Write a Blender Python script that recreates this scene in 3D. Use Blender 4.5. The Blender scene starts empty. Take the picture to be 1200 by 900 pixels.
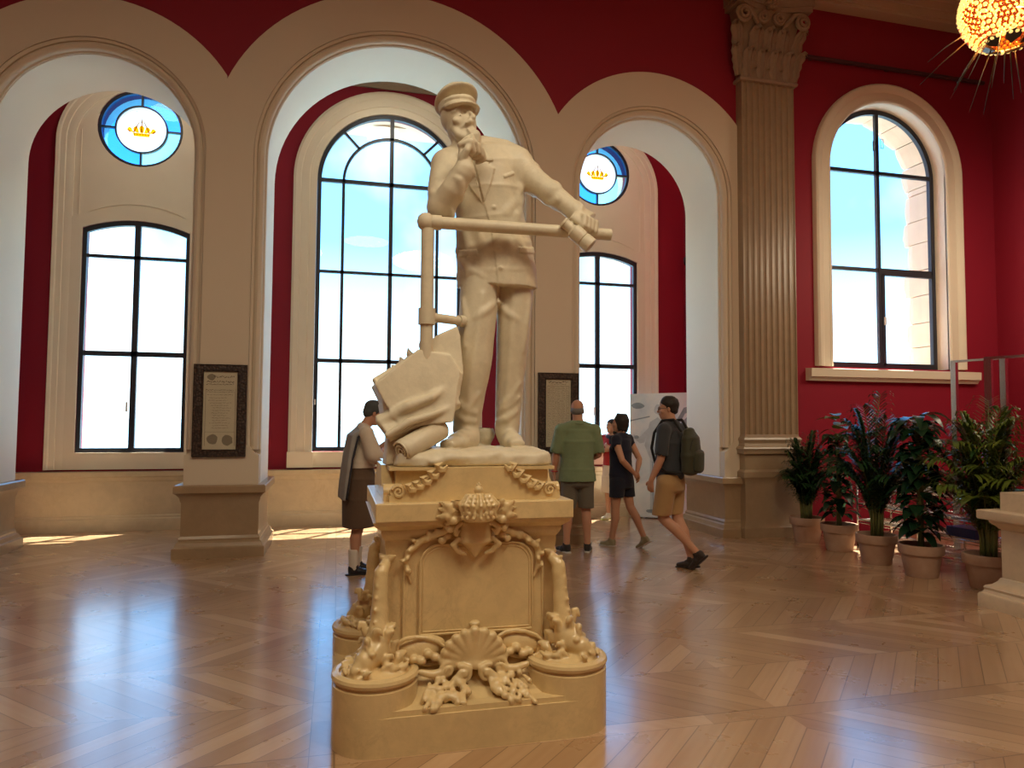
import bpy, bmesh, math, random
import numpy as np
from mathutils import Vector, Matrix
from mathutils.geometry import tessellate_polygon
PI = math.pi
random.seed(7)
scn = bpy.context.scene
COL = scn.collection

# ------------------------------------------------------------------ camera
FPX, YAW, PITCH, ROLL, EYE = 822.0, math.radians(13.963), math.radians(2.893), math.radians(0.358), 1.55
cF = Vector((math.sin(YAW)*math.cos(PITCH), math.cos(YAW)*math.cos(PITCH), math.sin(PITCH)))
cR0 = Vector((math.cos(YAW), -math.sin(YAW), 0)); cU0 = cR0.cross(cF)
cR = cR0*math.cos(ROLL) + cU0*math.sin(ROLL); cU = cU0*math.cos(ROLL) - cR0*math.sin(ROLL)
cam_d = bpy.data.cameras.new('camera'); cam = bpy.data.objects.new('camera', cam_d); COL.objects.link(cam)
cam_d.sensor_width = 36.0; cam_d.lens = FPX/1200*36.0; cam_d.clip_end = 30000; cam_d.clip_start = 0.05
mw = Matrix((( cR.x, cU.x, -cF.x, 0), (cR.y, cU.y, -cF.y, 0), (cR.z, cU.z, -cF.z, EYE), (0, 0, 0, 1)))
cam.matrix_world = mw
scn.camera = cam
def at(px, py, Y):
    """a point of the photograph, on the plane at distance Y into the hall"""
    d = cR*(px-600) - cU*(py-450) + cF*FPX
    return Vector((0, 0, EYE)) + d*(Y/d.y)

# ------------------------------------------------------------------ node helpers
class NT:
    def __init__(s, name):
        s.m = bpy.data.materials.new(name); s.m.use_nodes = True
        s.t = s.m.node_tree; s.t.nodes.clear(); s.N = s.t.nodes
        s.out = s.N.new('ShaderNodeOutputMaterial')
    def n(s, typ, **kw):
        nd = s.N.new(typ)
        for k, v in kw.items(): setattr(nd, k, v)
        return nd
    def link(s, a, b): s.t.links.new(a, b)
    def put(s, sock, v):
        if hasattr(v, 'is_linked') or isinstance(v, bpy.types.NodeSocket): s.link(v, sock)
        elif isinstance(v, (tuple, list)) and len(v) == 3 and sock.type == 'RGBA': sock.default_value = (*v, 1)
        else: sock.default_value = v
    def math(s, op, a, b=None, c=None):
        nd = s.n('ShaderNodeMath', operation=op)
        s.put(nd.inputs[0], a)
        if b is not None: s.put(nd.inputs[1], b)
        if c is not None: s.put(nd.inputs[2], c)
        return nd.outputs[0]
    def mix(s, f, a, b, blend='MIX'):
        nd = s.n('ShaderNodeMix', data_type='RGBA', blend_type=blend)
        s.put(nd.inputs[0], f); s.put(nd.inputs[6], a); s.put(nd.inputs[7], b)
        return nd.outputs[2]
    def pos(s): 
        return s.n('ShaderNodeNewGeometry').outputs['Position']
    def obj(s):
        return s.n('ShaderNodeTexCoord').outputs['Object']
    def noise(s, vec, scale, detail=4, rough=.55, dist=0):
        nd = s.n('ShaderNodeTexNoise'); s.link(vec, nd.inputs['Vector'])
        nd.inputs['Scale'].default_value = scale; nd.inputs['Detail'].default_value = detail
        nd.inputs['Roughness'].default_value = rough; nd.inputs['Distortion'].default_value = dist
        return nd.outputs[0]
    def ramp(s, f, stops):
        nd = s.n('ShaderNodeValToRGB'); s.link(f, nd.inputs[0]); e = nd.color_ramp.elements
        while len(e) < len(stops): e.new(.5)
        for el, (p, c) in zip(e, stops):
            el.position = p; el.color = (*c, 1) if len(c) == 3 else c
        return nd.outputs[0]
    def bump(s, h, strength=.3, dist=.02):
        nd = s.n('ShaderNodeBump'); s.link(h, nd.inputs['Height'])
        nd.inputs['Strength'].default_value = strength; nd.inputs['Distance'].default_value = dist
        return nd.outputs[0]
    def bsdf(s, color, rough=.5, metal=0, spec=.5, normal=None, coat=0, coat_r=.1, trans=0, sheen=0, emit=None, emit_s=0):
        b = s.n('ShaderNodeBsdfPrincipled')
        s.put(b.inputs['Base Color'], color); s.put(b.inputs['Roughness'], rough); s.put(b.inputs['Metallic'], metal)
        b.inputs['Specular IOR Level'].default_value = spec
        if normal is not None: s.link(normal, b.inputs['Normal'])
        b.inputs['Coat Weight'].default_value = coat; b.inputs['Coat Roughness'].default_value = coat_r
        b.inputs['Transmission Weight'].default_value = trans
        b.inputs['Sheen Weight'].default_value = sheen
        if emit is not None:
            s.put(b.inputs['Emission Color'], emit); b.inputs['Emission Strength'].default_value = emit_s
        s.link(b.outputs[0], s.out.inputs[0])
        return b

def mat_simple(name, col, rough=.6, var=.12, scale=6, bump=0, bscale=60, metal=0, spec=.5, coat=0, sheen=0):
    t = NT(name); p = t.pos()
    n = t.noise(p, scale)
    c = t.mix(n, tuple(x*(1-var) for x in col), tuple(min(1, x*(1+var)) for x in col))
    nrm = t.bump(t.noise(p, bscale, 3), bump, .01) if bump else None
    t.bsdf(c, rough, metal, spec, nrm, coat, sheen=sheen)
    return t.m

def mat_marble(name, base, dark, rough=.35, coat=0.0, scale=2.2, bump=.08, vein=.5, spec=.5):
    t = NT(name); p = t.pos()
    n1 = t.noise(p, scale, 8, .6, 1.2)
    v = t.math('ABSOLUTE', t.math('SUBTRACT', t.noise(p, scale*.9, 8, .65, 2.6), .5))
    vein_f = t.ramp(v, [(0, (1, 1, 1)), (.015, (.35, .35, .35)), (.05, (0, 0, 0))])
    vein_f = t.math('MULTIPLY', vein_f, t.ramp(t.noise(p, scale*.8, 3), [(.45, (0, 0, 0)), (.65, (1, 1, 1))]))
    c = t.mix(t.ramp(n1, [(.3, (0, 0, 0)), (.75, (1, 1, 1))]), base, tuple(b*.86 for b in base))
    c = t.mix(t.ramp(t.noise(p, scale*4.5, 6, .65, .6), [(.42, (0, 0, 0)), (.72, (.5, .5, .5))]), c, tuple(b*.74 for b in base))
    c = t.mix(t.math('MULTIPLY', vein_f, vein), c, dark)
    nrm = t.bump(t.noise(p, 45, 5), bump, .012) if bump else None
    t.bsdf(c, rough, 0, spec, nrm, coat, .12)
    return t.m

M = {}
M['cream'] = mat_simple('cream_plaster', (.70, .61, .47), .75, .04, 1.5, .05, 30)
M['jamb'] = mat_simple('pale_plaster', (.90, .84, .68), .7, .03, 1.5, .04, 30)
M['red'] = mat_simple('crimson_wall_paint', (.27, .008, .026), .62, .06, 2.0, .03, 60, spec=.35)
M['casing'] = mat_simple('window_casing_stone', (.80, .71, .55), .6, .05, 3, .05, 40)
M['dado'] = mat_marble('yellow_dado_marble', (.64, .54, .37), (.48, .37, .22), .3, .15, 1.4, 0, .35)
M['pierbase'] = mat_marble('brown_base_marble', (.41, .29, .17), (.30, .20, .11), .28, .2, 1.8, 0, .3)
M['pilaster'] = mat_marble('pilaster_stone', (.38, .275, .17), (.28, .20, .12), .32, .15, 1.5, 0, .25)
M['capital'] = mat_marble('capital_stone', (.36, .27, .19), (.26, .18, .12), .6, 0, 2, .1, .2)
M['cornice'] = mat_simple('cornice_plaster', (.50, .38, .26), .7, .06, 3, .05, 40)
M['frame'] = mat_simple('dark_window_metal', (.018, .020, .030), .45, .1, 10)
M['ceil'] = mat_simple('ceiling_plaster', (.60, .52, .42), .8, .05, 2)
M['statue'] = mat_marble('statue_marble', (.76, .68, .50), (.54, .46, .32), .45, .0, 3.2, .10, .35)
M['pedestal'] = mat_marble('pedestal_marble', (.80, .61, .31), (.48, .34, .17), .28, .25, 3.0, .05, .35)
M['stone_r'] = mat_marble('balustrade_stone', (.66, .52, .35), (.48, .36, .22), .45, .05, 3, .05, .25)
M['outstone'] = mat_simple('facade_limestone', (.80, .66, .48), .85, .15, 4, .5, 14)
M['gold'] = mat_simple('gold_stain', (.9, .55, .05), .4, .1, 8)
M['chrome'] = mat_simple('chrome', (.75, .75, .74), .18, .03, 5, metal=1)
M['white'] = mat_simple('white_card', (.82, .82, .80), .6, .03, 5)

# glass: a thin pane, part mirror by angle, the rest see-through
def mat_glass(name, tint=(1, 1, 1), gloss=.0, refl=1.0):
    t = NT(name)
    tr = t.n('ShaderNodeBsdfTransparent'); tr.inputs[0].default_value = (*tint, 1)
    gl = t.n('ShaderNodeBsdfGlossy'); gl.inputs['Roughness'].default_value = gloss
    lw = t.n('ShaderNodeLayerWeight'); lw.inputs[0].default_value = .5
    f5 = t.math('ADD', .02, t.math('MULTIPLY', t.math('POWER', lw.outputs['Facing'], 4.0), .6*refl))
    mx = t.n('ShaderNodeMixShader'); t.link(f5, mx.inputs[0])
    t.link(tr.outputs[0], mx.inputs[1]); t.link(gl.outputs[0], mx.inputs[2]); t.link(mx.outputs[0], t.out.inputs[0])
    return t.m
M['glass'] = mat_glass('window_glass', (.97, .99, 1.0))
M['blueglass'] = mat_glass('blue_stained_glass', (.27, .62, 1.0))
M['paleglass'] = mat_glass('pale_stained_glass', (.75, .98, 1.0))
def mat_opal(name, col, w=.55):
    t = NT(name)
    tr = t.n('ShaderNodeBsdfTransparent'); tr.inputs[0].default_value = (*col, 1)
    tl = t.n('ShaderNodeBsdfTranslucent'); tl.inputs[0].default_value = (*col, 1)
    mx = t.n('ShaderNodeMixShader'); mx.inputs[0].default_value = w
    t.link(tr.outputs[0], mx.inputs[1]); t.link(tl.outputs[0], mx.inputs[2]); t.link(mx.outputs[0], t.out.inputs[0])
    return t.m
M['opal'] = mat_opal('opal_glass', (1, .99, .98), .4)
M['goldglass'] = mat_opal('gold_glass', (.95, .62, .03), .6)
M['goldglass_dark'] = mat_opal('amber_glass', (.55, .25, .02), .6)
M['greyglass'] = mat_opal('grey_glass', (.60, .62, .66), .5)

# ------------------------------------------------------------------ parquet
def mat_parquet():
    t = NT('oak_parquet'); m = t.math
    p = t.pos(); sx = t.n('ShaderNodeSeparateXYZ'); t.link(p, sx.inputs[0]); x, y = sx.outputs[0], sx.outputs[1]
    PX, PY, BW = 4.76, 1.36, .115
    ux = m('DIVIDE', m('ADD', x, .1+PX*20), PX); uy = m('DIVIDE', m('SUBTRACT', y, 3.31-PY*20), PY)
    ix, iy = m('FLOOR', ux), m('FLOOR', uy)
    lx = m('MULTIPLY', m('SUBTRACT', ux, ix), PX); ly = m('MULTIPLY', m('SUBTRACT', uy, iy), PY)
    bx = m('LESS_THAN', lx, BW); by = m('LESS_THAN', ly, BW)
    border = m('MAXIMUM', bx, by)
    # chevrons: mirrored about the middle of each panel, direction swaps from row to row
    cx = m('ABSOLUTE', m('SUBTRACT', lx, BW/2+PX/2))
    sub = m('GREATER_THAN', ly, BW+(PY-BW)/2)
    par = m('SUBTRACT', m('MULTIPLY', sub, 2.0), 1.0)
    d = m('ADD', m('MULTIPLY', cx, m('MULTIPLY', par, .707)), m('MULTIPLY', ly, .707))
    PW = .118
    k = m('DIVIDE', m('ADD', d, 10.0), PW); ik = m('FLOOR', k); fk = m('SUBTRACT', k, ik)
    side = m('GREATER_THAN', lx, BW/2+PX/2)
    bk = m('DIVIDE', m('ADD', m('MULTIPLY', bx, y), m('MULTIPLY', m('SUBTRACT', 1.0, bx), x)), .95)
    ibk = m('FLOOR', bk)
    pid = m('ADD', m('MULTIPLY', m('SUBTRACT', 1.0, border), m('ADD', m('ADD', ik, m('MULTIPLY', side, 37.0)), m('ADD', m('MULTIPLY', ix, 11.3), m('ADD', m('MULTIPLY', iy, 71.7), m('MULTIPLY', sub, 13.9))))),
            m('MULTIPLY', border, m('ADD', m('MULTIPLY', ibk, 3.7), m('ADD', m('MULTIPLY', ix, 17.1), m('MULTIPLY', iy, 5.3)))))
    wn = t.n('ShaderNodeTexWhiteNoise', noise_dimensions='1D'); t.link(pid, wn.inputs['W'])
    r = wn.outputs['Value']
    col = t.ramp(r, [(0, (.40, .24, .125)), (.35, (.46, .285, .15)), (.7, (.52, .33, .18)), (1, (.62, .42, .25))])
    # grain along each plank
    cb = t.n('ShaderNodeCombineXYZ')
    gx = m('SUBTRACT', m('MULTIPLY', cx, .707), m('MULTIPLY', m('MULTIPLY', ly, .707), par))
    t.link(m('ADD', m('MULTIPLY', gx, 1.5), m('MULTIPLY', r, 50.0)), cb.inputs[0]); t.link(m('MULTIPLY', d, 28.0), cb.inputs[1])
    g = t.noise(cb.outputs[0], 1.0, 1, .5)
    col = t.mix(t.ramp(g, [(.3, (.0, .0, .0)), (.7, (.35, .35, .35))]), col, t.mix(1.0, col, (.72, .62, .5), 'MULTIPLY'))
    big = t.noise(p, .5, 3)
    col = t.mix(t.ramp(big, [(.35, (0, 0, 0)), (.7, (.25, .25, .25))]), col, (.45, .30, .17))
    edge = m('MAXIMUM', m('LESS_THAN', fk, .045), 0.0)
    ex = m('LESS_THAN', m('ABSOLUTE', m('SUBTRACT', lx, BW)), .004); ey = m('MAXIMUM', m('LESS_THAN', m('ABSOLUTE', m('SUBTRACT', ly, BW)), .004), m('LESS_THAN', m('ABSOLUTE', m('SUBTRACT', ly, BW+(PY-BW)/2)), .003))
    ez = m('LESS_THAN', lx, .004); ew = m('LESS_THAN', ly, .004)
    gap = m('MAXIMUM', m('MAXIMUM', ex, ey), m('MAXIMUM', m('MAXIMUM', ez, ew), m('MULTIPLY', edge, m('SUBTRACT', 1.0, border))))
    col = t.mix(m('MULTIPLY', gap, .55), col, (.06, .03, .012))
    h = m('MULTIPLY', t.noise(cb.outputs[0], .5, 0), .6)
    h = m('SUBTRACT', h, m('MULTIPLY', gap, .6))
    nrm = t.bump(h, .10, .012)
    rg = m('ADD', .22, m('MULTIPLY', t.noise(p, 3.5, 4), .14))
    b = t.bsdf(col, rg, 0, .5, nrm, 1.0, .17); t.link(t.bump(t.noise(cb.outputs[0], .35, 0), .06, .012), b.inputs['Coat Normal'])
    return t.m
M['floor'] = mat_parquet()

# ------------------------------------------------------------------ mesh helpers
class MB:
    """collects shapes; build() links them as ONE mesh object"""
    def __init__(s): s.v = []; s.f = []
    def add(s, vs, fs):
        o = len(s.v); s.v += [tuple(p) for p in vs]; s.f += [tuple(i+o for i in q) for q in fs]; return s
    def box(s, x0, x1, y0, y1, z0, z1):
        return s.add([(x0,y0,z0),(x1,y0,z0),(x1,y1,z0),(x0,y1,z0),(x0,y0,z1),(x1,y0,z1),(x1,y1,z1),(x0,y1,z1)],
                     [(0,3,2,1),(4,5,6,7),(0,1,5,4),(1,2,6,5),(2,3,7,6),(3,0,4,7)])
    def obox(s, c, ax, ay, az):
        c, ax, ay, az = map(Vector, (c, ax, ay, az))
        vs = [c+ax*i+ay*j+az*k for k in (-1,1) for j in (-1,1) for i in (-1,1)]
        return s.add(vs, [(0,2,3,1),(4,5,7,6),(0,1,5,4),(1,3,7,5),(3,2,6,7),(2,0,4,6)])
    def tube(s, pts, rad, n=10, cap=True):
        pts = [Vector(p) for p in pts]; N = len(pts)
        rad = [rad]*N if not isinstance(rad, (list, tuple)) else rad
        rings = []; prev = None
        for i, p in enumerate(pts):
            t = (pts[min(i+1, N-1)] - pts[max(i-1, 0)]).normalized()
            if prev is None:
                a = t.orthogonal().normalized()
            else:
                a = (prev - t*prev.dot(t)); a = a.normalized() if a.length > 1e-6 else t.orthogonal().normalized()
            b = t.cross(a); prev = a
            rings.append([p + (a*math.cos(2*PI*k/n) + b*math.sin(2*PI*k/n))*rad[i] for k in range(n)])
        vs = [v for r in rings for v in r]
        fs = [(i*n+k, i*n+(k+1)%n, (i+1)*n+(k+1)%n, (i+1)*n+k) for i in range(N-1) for k in range(n)]
        if cap: fs += [tuple(range(n))[::-1], tuple((N-1)*n+k for k in range(n))]
        return s.add(vs, fs)
    def lathe(s, prof, c=(0, 0, 0), n=24, a0=0, a1=2*PI, sx=1, sy=1):
        full = abs(a1-a0-2*PI) < 1e-6; m = n if full else n+1
        vs = []; fs = []
        for (r, z) in prof:
            for k in range(m):
                a = a0+(a1-a0)*k/n
                vs.append((c[0]+r*math.cos(a)*sx, c[1]+r*math.sin(a)*sy, c[2]+z))
        for i in range(len(prof)-1):
            for k in range(n):
                k2 = (k+1) % m
                fs.append((i*m+k, i*m+k2, (i+1)*m+k2, (i+1)*m+k))
        if full:
            if prof[0][0] > 1e-6: fs.append(tuple(range(m))[::-1])
            if prof[-1][0] > 1e-6: fs.append(tuple((len(prof)-1)*m+k for k in range(m)))
        return s.add(vs, fs)
    def prism(s, loops, f):
        """loops: outer then holes of 2-D points; f(u,v,side) -> 3-D point, side 0/1"""
        loops = [list(l) for l in loops]
        tri = tessellate_polygon([[Vector((u, v, 0)) for u, v in l] for l in loops])
        flat = [q for l in loops for q in l]; n = len(flat)
        vs = [f(u, v, 0) for u, v in flat] + [f(u, v, 1) for u, v in flat]
        fs = [tuple(t) for t in tri] + [tuple(i+n for i in t[::-1]) for t in tri]
        o = 0
        for l in loops:
            k = len(l)
            fs += [(o+i, o+(i+1) % k, n+o+(i+1) % k, n+o+i) for i in range(k)]
            o += k
        return s.add(vs, fs)
    def plate(s, loops, y0, y1):
        return s.prism(loops, lambda u, v, k: (u, (y0, y1)[k], v))
    def slab(s, loops, z0, z1):
        return s.prism(loops, lambda u, v, k: (u, v, (z0, z1)[k]))
    def sweep(s, path, prof, closed_prof=True, closed_path=False):
        """path: [(origin, nrm)], prof: [(a along nrm, b along +Y)]"""
        n = len(prof); vs = []
        for o, nn in path:
            o = Vector(o); nn = Vector(nn)
            vs += [o + nn*a + Vector((0, 1, 0))*b for a, b in prof]
        N = len(path); fs = []
        for i in range(N if closed_path else N-1):
            j = (i+1) % N
            for k in range(n if closed_prof else n-1):
                k2 = (k+1) % n
                fs.append((i*n+k, i*n+k2, j*n+k2, j*n+k))
        if closed_prof and not closed_path: fs += [tuple(range(n))[::-1], tuple((N-1)*n+k for k in range(n))]
        return s.add(vs, fs)
    def build(s, name, mat, parent=None, loc=None, smooth=None, kind=None, label=None, cat=None, group=None):
        me = bpy.data.meshes.new(name)
        off = Vector((0, 0, 0))
        if parent is not None: off = wloc(parent)
        if loc is not None: off = Vector(loc)
        me.from_pydata([tuple(Vector(p)-off) for p in s.v], [], s.f)
        bm = bmesh.new(); bm.from_mesh(me); bmesh.ops.recalc_face_normals(bm, faces=bm.faces); bm.to_mesh(me); bm.free()
        if mat is not None: me.materials.append(mat)
        o = bpy.data.objects.new(name, me); COL.objects.link(o)
        if parent is not None:
            o.parent = parent; o.location = off - wloc(parent)
        elif loc is not None: o.location = loc
        if smooth:
            for p in me.polygons: p.use_smooth = True
            if smooth < 3: shade_sharp(me, smooth)
        tag(o, label, cat, group, kind)
        return o
def shade_sharp(me, ang):
    bm = bmesh.new(); bm.from_mesh(me)
    for e in bm.edges:
        if len(e.link_faces) == 2 and e.calc_face_angle(0) > ang: e.smooth = False
    bm.to_mesh(me); bm.free()
def wloc(o):
    v = Vector((0, 0, 0))
    while o is not None: v = v + o.location; o = o.parent
    return v
def tag(o, label=None, cat=None, group=None, kind=None):
    if label: o['label'] = label
    if cat: o['category'] = cat
    if group: o['group'] = group
    if kind: o['kind'] = kind
    return o
def empty(name, loc, label=None, cat=None, group=None, kind=None, parent=None):
    o = bpy.data.objects.new(name, None); COL.objects.link(o); o.empty_display_size = .1
    if parent is not None: o.parent = parent; o.location = Vector(loc) - wloc(parent)
    else: o.location = loc
    return tag(o, label, cat, group, kind)
def struct(name, mb, mat, parent=None, smooth=None):
    return mb.build(name, mat, parent, smooth=smooth, kind=None if parent else 'structure')
def circ(cx, cz, r, n=48, a0=0, a1=2*PI, end=True):
    return [(cx+r*math.cos(a0+(a1-a0)*k/n), cz+r*math.sin(a0+(a1-a0)*k/n)) for k in range(n+1 if end else n)]
def archloop(cx, r, zb, zs, n=40):
    """an arched opening, counter-clockwise from bottom left"""
    return [(cx-r, zb), (cx+r, zb)] + circ(cx, zs, r, n, 0, PI)
def archpath(cx, r, zb, zs, y, n=40):
    p = [((cx+r, y, zb), (1, 0, 0))]
    p += [((cx+r*math.cos(PI*k/n), y, zs+r*math.sin(PI*k/n)), (math.cos(PI*k/n), 0, math.sin(PI*k/n))) for k in range(n+1)]
    p += [((cx-r, y, zb), (-1, 0, 0))]
    return p
def linepath_x(x0, x1, y, z):   # mouldings along a wall: prof a = up, b = +Y
    return [((x0, y, z), (0, 0, 1)), ((x1, y, z), (0, 0, 1))]
# ================================================================== THE HALL (setting)
YW, YB, YR = 8.47, 9.50, 10.75            # arcade face, arcade back, window wall of the bay
A = [(-2.665, 1.02, 4.60), (0.705, 1.56, 4.60), (4.04, 1.01, 4.60)]   # arches: centre, radius, springing
XL, XRW, YBK, HC = -9.0, 9.72, -9.0, 8.6
struct('floor', MB().box(XL-.3, XRW+.3, YBK-.3, YR+.35, -.12, 0), M['floor'])
struct('ceiling', MB().box(XL-.3, XRW+.3, YBK-.3, YB, HC, HC+.15), M['ceil'])
struct('wall_left', MB().box(XL-.3, XL, YBK-.3, YB, 0, HC), M['red'])
struct('wall_right', MB().box(XRW, XRW+.3, YBK-.3, 8.8, 0, HC), M['red'])
struct('wall_back', MB().box(XL, XRW, YBK-.3, YBK, 0, HC), M['red'])

# ---- arcade: cream piers and archivolts; stop-chamfered roll moulding round each opening
XA0, XA1 = -4.75, 5.30
ZST = 1.13      # where the roll moulding stops
MW = .135
def pier_outline(mw, zst):
    """outline of the cream face: piers, openings, archivolt crowns"""
    top = []
    Rs = [1.63, 2.19, 1.61]
    # crown line left to right
    pts = []
    n = 40
    v12, v23 = (-1.303, 5.50), (2.70, 5.49)
    def arc(c, zs, R, xa, xb):
        aa = math.acos(max(-1, min(1, (xa-c)/R))); ab = math.acos(max(-1, min(1, (xb-c)/R)))
        return [(c+R*math.cos(aa+(ab-aa)*k/n), zs+R*math.sin(aa+(ab-aa)*k/n)) for k in range(n+1)]
    crown = [(XA0, 5.0)] if False else []
    crown += arc(A[0][0], A[0][2], Rs[0], A[0][0]-Rs[0], -1.303)
    crown += arc(A[1][0], A[1][2]-.02, Rs[1], -1.303, 2.70)
    crown += arc(A[2][0], A[2][2], Rs[2], 2.70, min(A[2][0]+Rs[2], XA1))
    return crown
crown = pier_outline(0, 0)
def arcade_loop(mw, zst):
    loop = [(XA0, 0)]
    for (c, r, zs) in A:
        loop += [(c-r, 0)]
        if mw: loop += [(c-r, zst), (c-r-mw*.35, zst+.02), (c-r-mw, zst+.13)]
        loop += [(p[0], p[1]) for p in circ(c, zs, r+mw, 40, PI, 0)]
        if mw: loop += [(c+r+mw, zst+.13), (c+r+mw*.35, zst+.02), (c+r, zst)]
        loop += [(c+r, 0)]
    loop += [(XA1, 0)]
    cr = crown[::-1]
    loop += [(XA1, cr[0][1])] + cr + [(XA0, cr[-1][1])]
    return loop
struct('wall_front', MB().plate([arcade_loop(MW, ZST)], YW, YW+.13).plate([arcade_loop(0, 0)], YW+.13, YB), M['cream'], smooth=.5)
for i, (c, r, zs) in enumerate(A):
    pr = [(0, .13), (0, .105), (.018, .10), (.018, .088)]
    pr += [(.063+.045*math.cos(PI*1.0-a), .068-.045*math.sin(a)*1.0) for a in [0, .5, 1.0, 1.6, 2.2, 2.8]]
    pr += [(.105, .040), (.105, .028), (MW, .012), (MW, .0), (MW+.002, .0), (MW+.002, .13)]
    struct('trim_%d' % (i+1), MB().sweep(archpath(c, r, ZST+.06, zs, YW), pr), M['cream'], smooth=.6)
    # white-plastered reveal (jambs and soffit)
    ins = .006
    lin = [(c+r-ins, 0)] + circ(c, zs, r-ins, 40, 0, PI) + [(c-r+ins, 0)]
    out = [(c+r+.001, 0)] + circ(c, zs, r+.001, 40, 0, PI) + [(c-r-.001, 0)]
    struct('trim_%d' % (i+4), MB().plate([lin+out[::-1]], YW+.125, YB+.004), M['jamb'], smooth=.5)
# red wall above the archivolts
up = [(XL, HC), (XL, 0), (XA0, 0)]
redloop = [(XL, 0), (XA0, 0), (XA0, crown[0][1])] + crown + [(XA1, crown[-1][1]), (XA1, HC), (XL, HC)]
struct('wall_front', MB().plate([redloop], YW+.022, YB), M['red'])

# ---- stone bases of the piers
def base_profile():
    # (out, z)
    return [(0, 0), (.085, 0), (.085, .11), (.065, .125), (.055, .15), (.05, .165), (.028, .185), (.03, .205), (.012, .235), (.012, .60), (.022, .62), (.03, .66), (.062, .70), (.085, .715), (.085, .785), (.075, .80), (0, .80)]
def base_ring(mb, x0, x1, y0, y1):
    pr = base_profile(); vs = []; fs = []; n = len(pr)
    for (sx, sy) in ((-1, -1), (1, -1), (1, 1), (-1, 1)):
        for o, z in pr: vs.append(((x0 if sx < 0 else x1)+sx*o, (y0 if sy < 0 else y1)+sy*o, z))
    for c in range(4):
        d = (c+1) % 4
        fs += [(c*n+k, d*n+k, d*n+k+1, c*n+k+1) for k in range(n-1)]
    fs.append(tuple(c*n+n-1 for c in range(4)))
    mb.add(vs, fs)
piers = [(XA0+.2, A[0][0]-A[0][1]), (A[0][0]+A[0][1], A[1][0]-A[1][1]), (A[1][0]+A[1][1], A[2][0]-A[2][1]), (A[2][0]+A[2][1], XA1-.03)]
for i, (x0, x1) in enumerate(piers):
    mb = MB(); base_ring(mb, x0, x1, YW, YB)
    struct('baseboard_front', mb, M['pierbase'], smooth=.5)

# ---- fluted pilaster with its pedestal and capital
pil = MB()
PX0, PX1, PYF = 5.285, 6.10, 8.35
nf = 9
fl = [(PX0, 8.6), (PX0, PYF)]
w = (PX1-PX0)
for k in range(nf):
    c = PX0 + w*(k+.5)/nf; h = w/nf*.38
    fl += [(c-h, PYF)] + [(c-h*math.cos(a), PYF+.028*math.sin(a)) for a in (.6, 1.2, PI/2, 1.94, 2.54)] + [(c+h, PYF)]
fl += [(PX1, PYF), (PX1, 8.6)]
pil.slab([fl], 1.36, 6.22)
struct('trim_7', pil, M['pilaster'], smooth=.35)
def ringmould(mb, x0, x1, yf, yb, prof):
    """prof [(out,z)]: wraps left, front and right side"""
    vs = []; n = len(prof)
    for (x, y, sx, sy) in ((x0, yb, -1, 0), (x0, yf, -1, -1), (x1, yf, 1, -1), (x1, yb, 1, 0)):
        vs += [(x+sx*o, y+sy*o, z) for o, z in prof]
    fs = [(c*n+k, (c+1)*n+k, (c+1)*n+k+1, c*n+k+1) for c in range(3) for k in range(n-1)]
    fs += [tuple(c*n+n-1 for c in range(4)), tuple(c*n for c in range(4))[::-1]]
    mb.add(vs, fs)
pb = MB()
ringmould(pb, PX0, PX1, PYF, 8.6, [(.0, 0), (.05, 0), (.05, .13), (.03, .16), (.022, .20), (.012, .24), (.012, .70), (.02, .73), (.035, .78), (.05, .80), (.05, .87), (.012, .90), (.012, 1.10), (.05, 1.115), (.05, 1.15),
   (.055, 1.16), (.066, 1.18), (.055, 1.20), (.03, 1.215), (.018, 1.25), (.024, 1.28), (.034, 1.30), (.024, 1.325), (.008, 1.34), (.0, 1.37)])
struct('trim_8', pb, M['pilaster'], smooth=.5)
# capital
cap = MB()
def leaf(mb, cx, y, z, w, h, out, n=9, side=0.0):
    """an acanthus leaf standing on the bell, tip curling forwards"""
    vs = []; fs = []; m = 7
    for i in range(n):
        t = i/(n-1)
        zz = z + h*(t if t < .8 else .8+.10*math.sin((t-.8)/.2*PI))
        oo = out*(.15+.35*t+.6*max(0, t-.55)**1.2*2.0)
        ww = w*(.55+.45*math.sin(min(1, t*1.25)*PI*.62))*(1 if t < .78 else 1-(t-.78)*2.6)
        ww *= 1+.13*math.sin(t*PI*9)
        for j in range(m):
            s_ = j/(m-1)*2-1
            ridge = .020*(1-abs(s_))+.010*math.cos(s_*PI*2.5)
            vs.append((cx+ww/2*s_+side*oo, y-oo-ridge+.02*abs(s_), zz-.03*abs(s_)*t))
    for i in range(n-1):
        for j in range(m-1):
            a = i*m+j; fs.append((a, a+1, a+m+1, a+m))
    k = len(vs); vs2 = [(x, yy+.03, zz) for x, yy, zz in vs]
    mb.add(vs, fs); mb.add(vs2, [f[::-1] for f in fs])
cw = PX1-PX0
ringmould(cap, PX0, PX1, PYF, 8.6, [(.0, 6.20), (.035, 6.205), (.045, 6.23), (.035, 6.255), (.0, 6.27), (.005, 6.6), (.03, 6.95), (.08, 7.18), (.09, 7.20)])
for k in range(4): leaf(cap, PX0+cw*(k+.5)/4, PYF+.01, 6.26, cw/4*.95, .44, .15)
for k in range(3): leaf(cap, PX0+cw*(k+1)/4, PYF+.0, 6.40, cw/4*1.05, .62, .17)
for sx, xx in ((-1, PX0), (1, PX1)): leaf(cap, xx+sx*.01, PYF+.02, 6.28, .15, .45, .14, side=sx*.9); leaf(cap, xx+sx*.0, PYF+.02, 6.45, .17, .62, .16, side=sx*.9)
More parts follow.
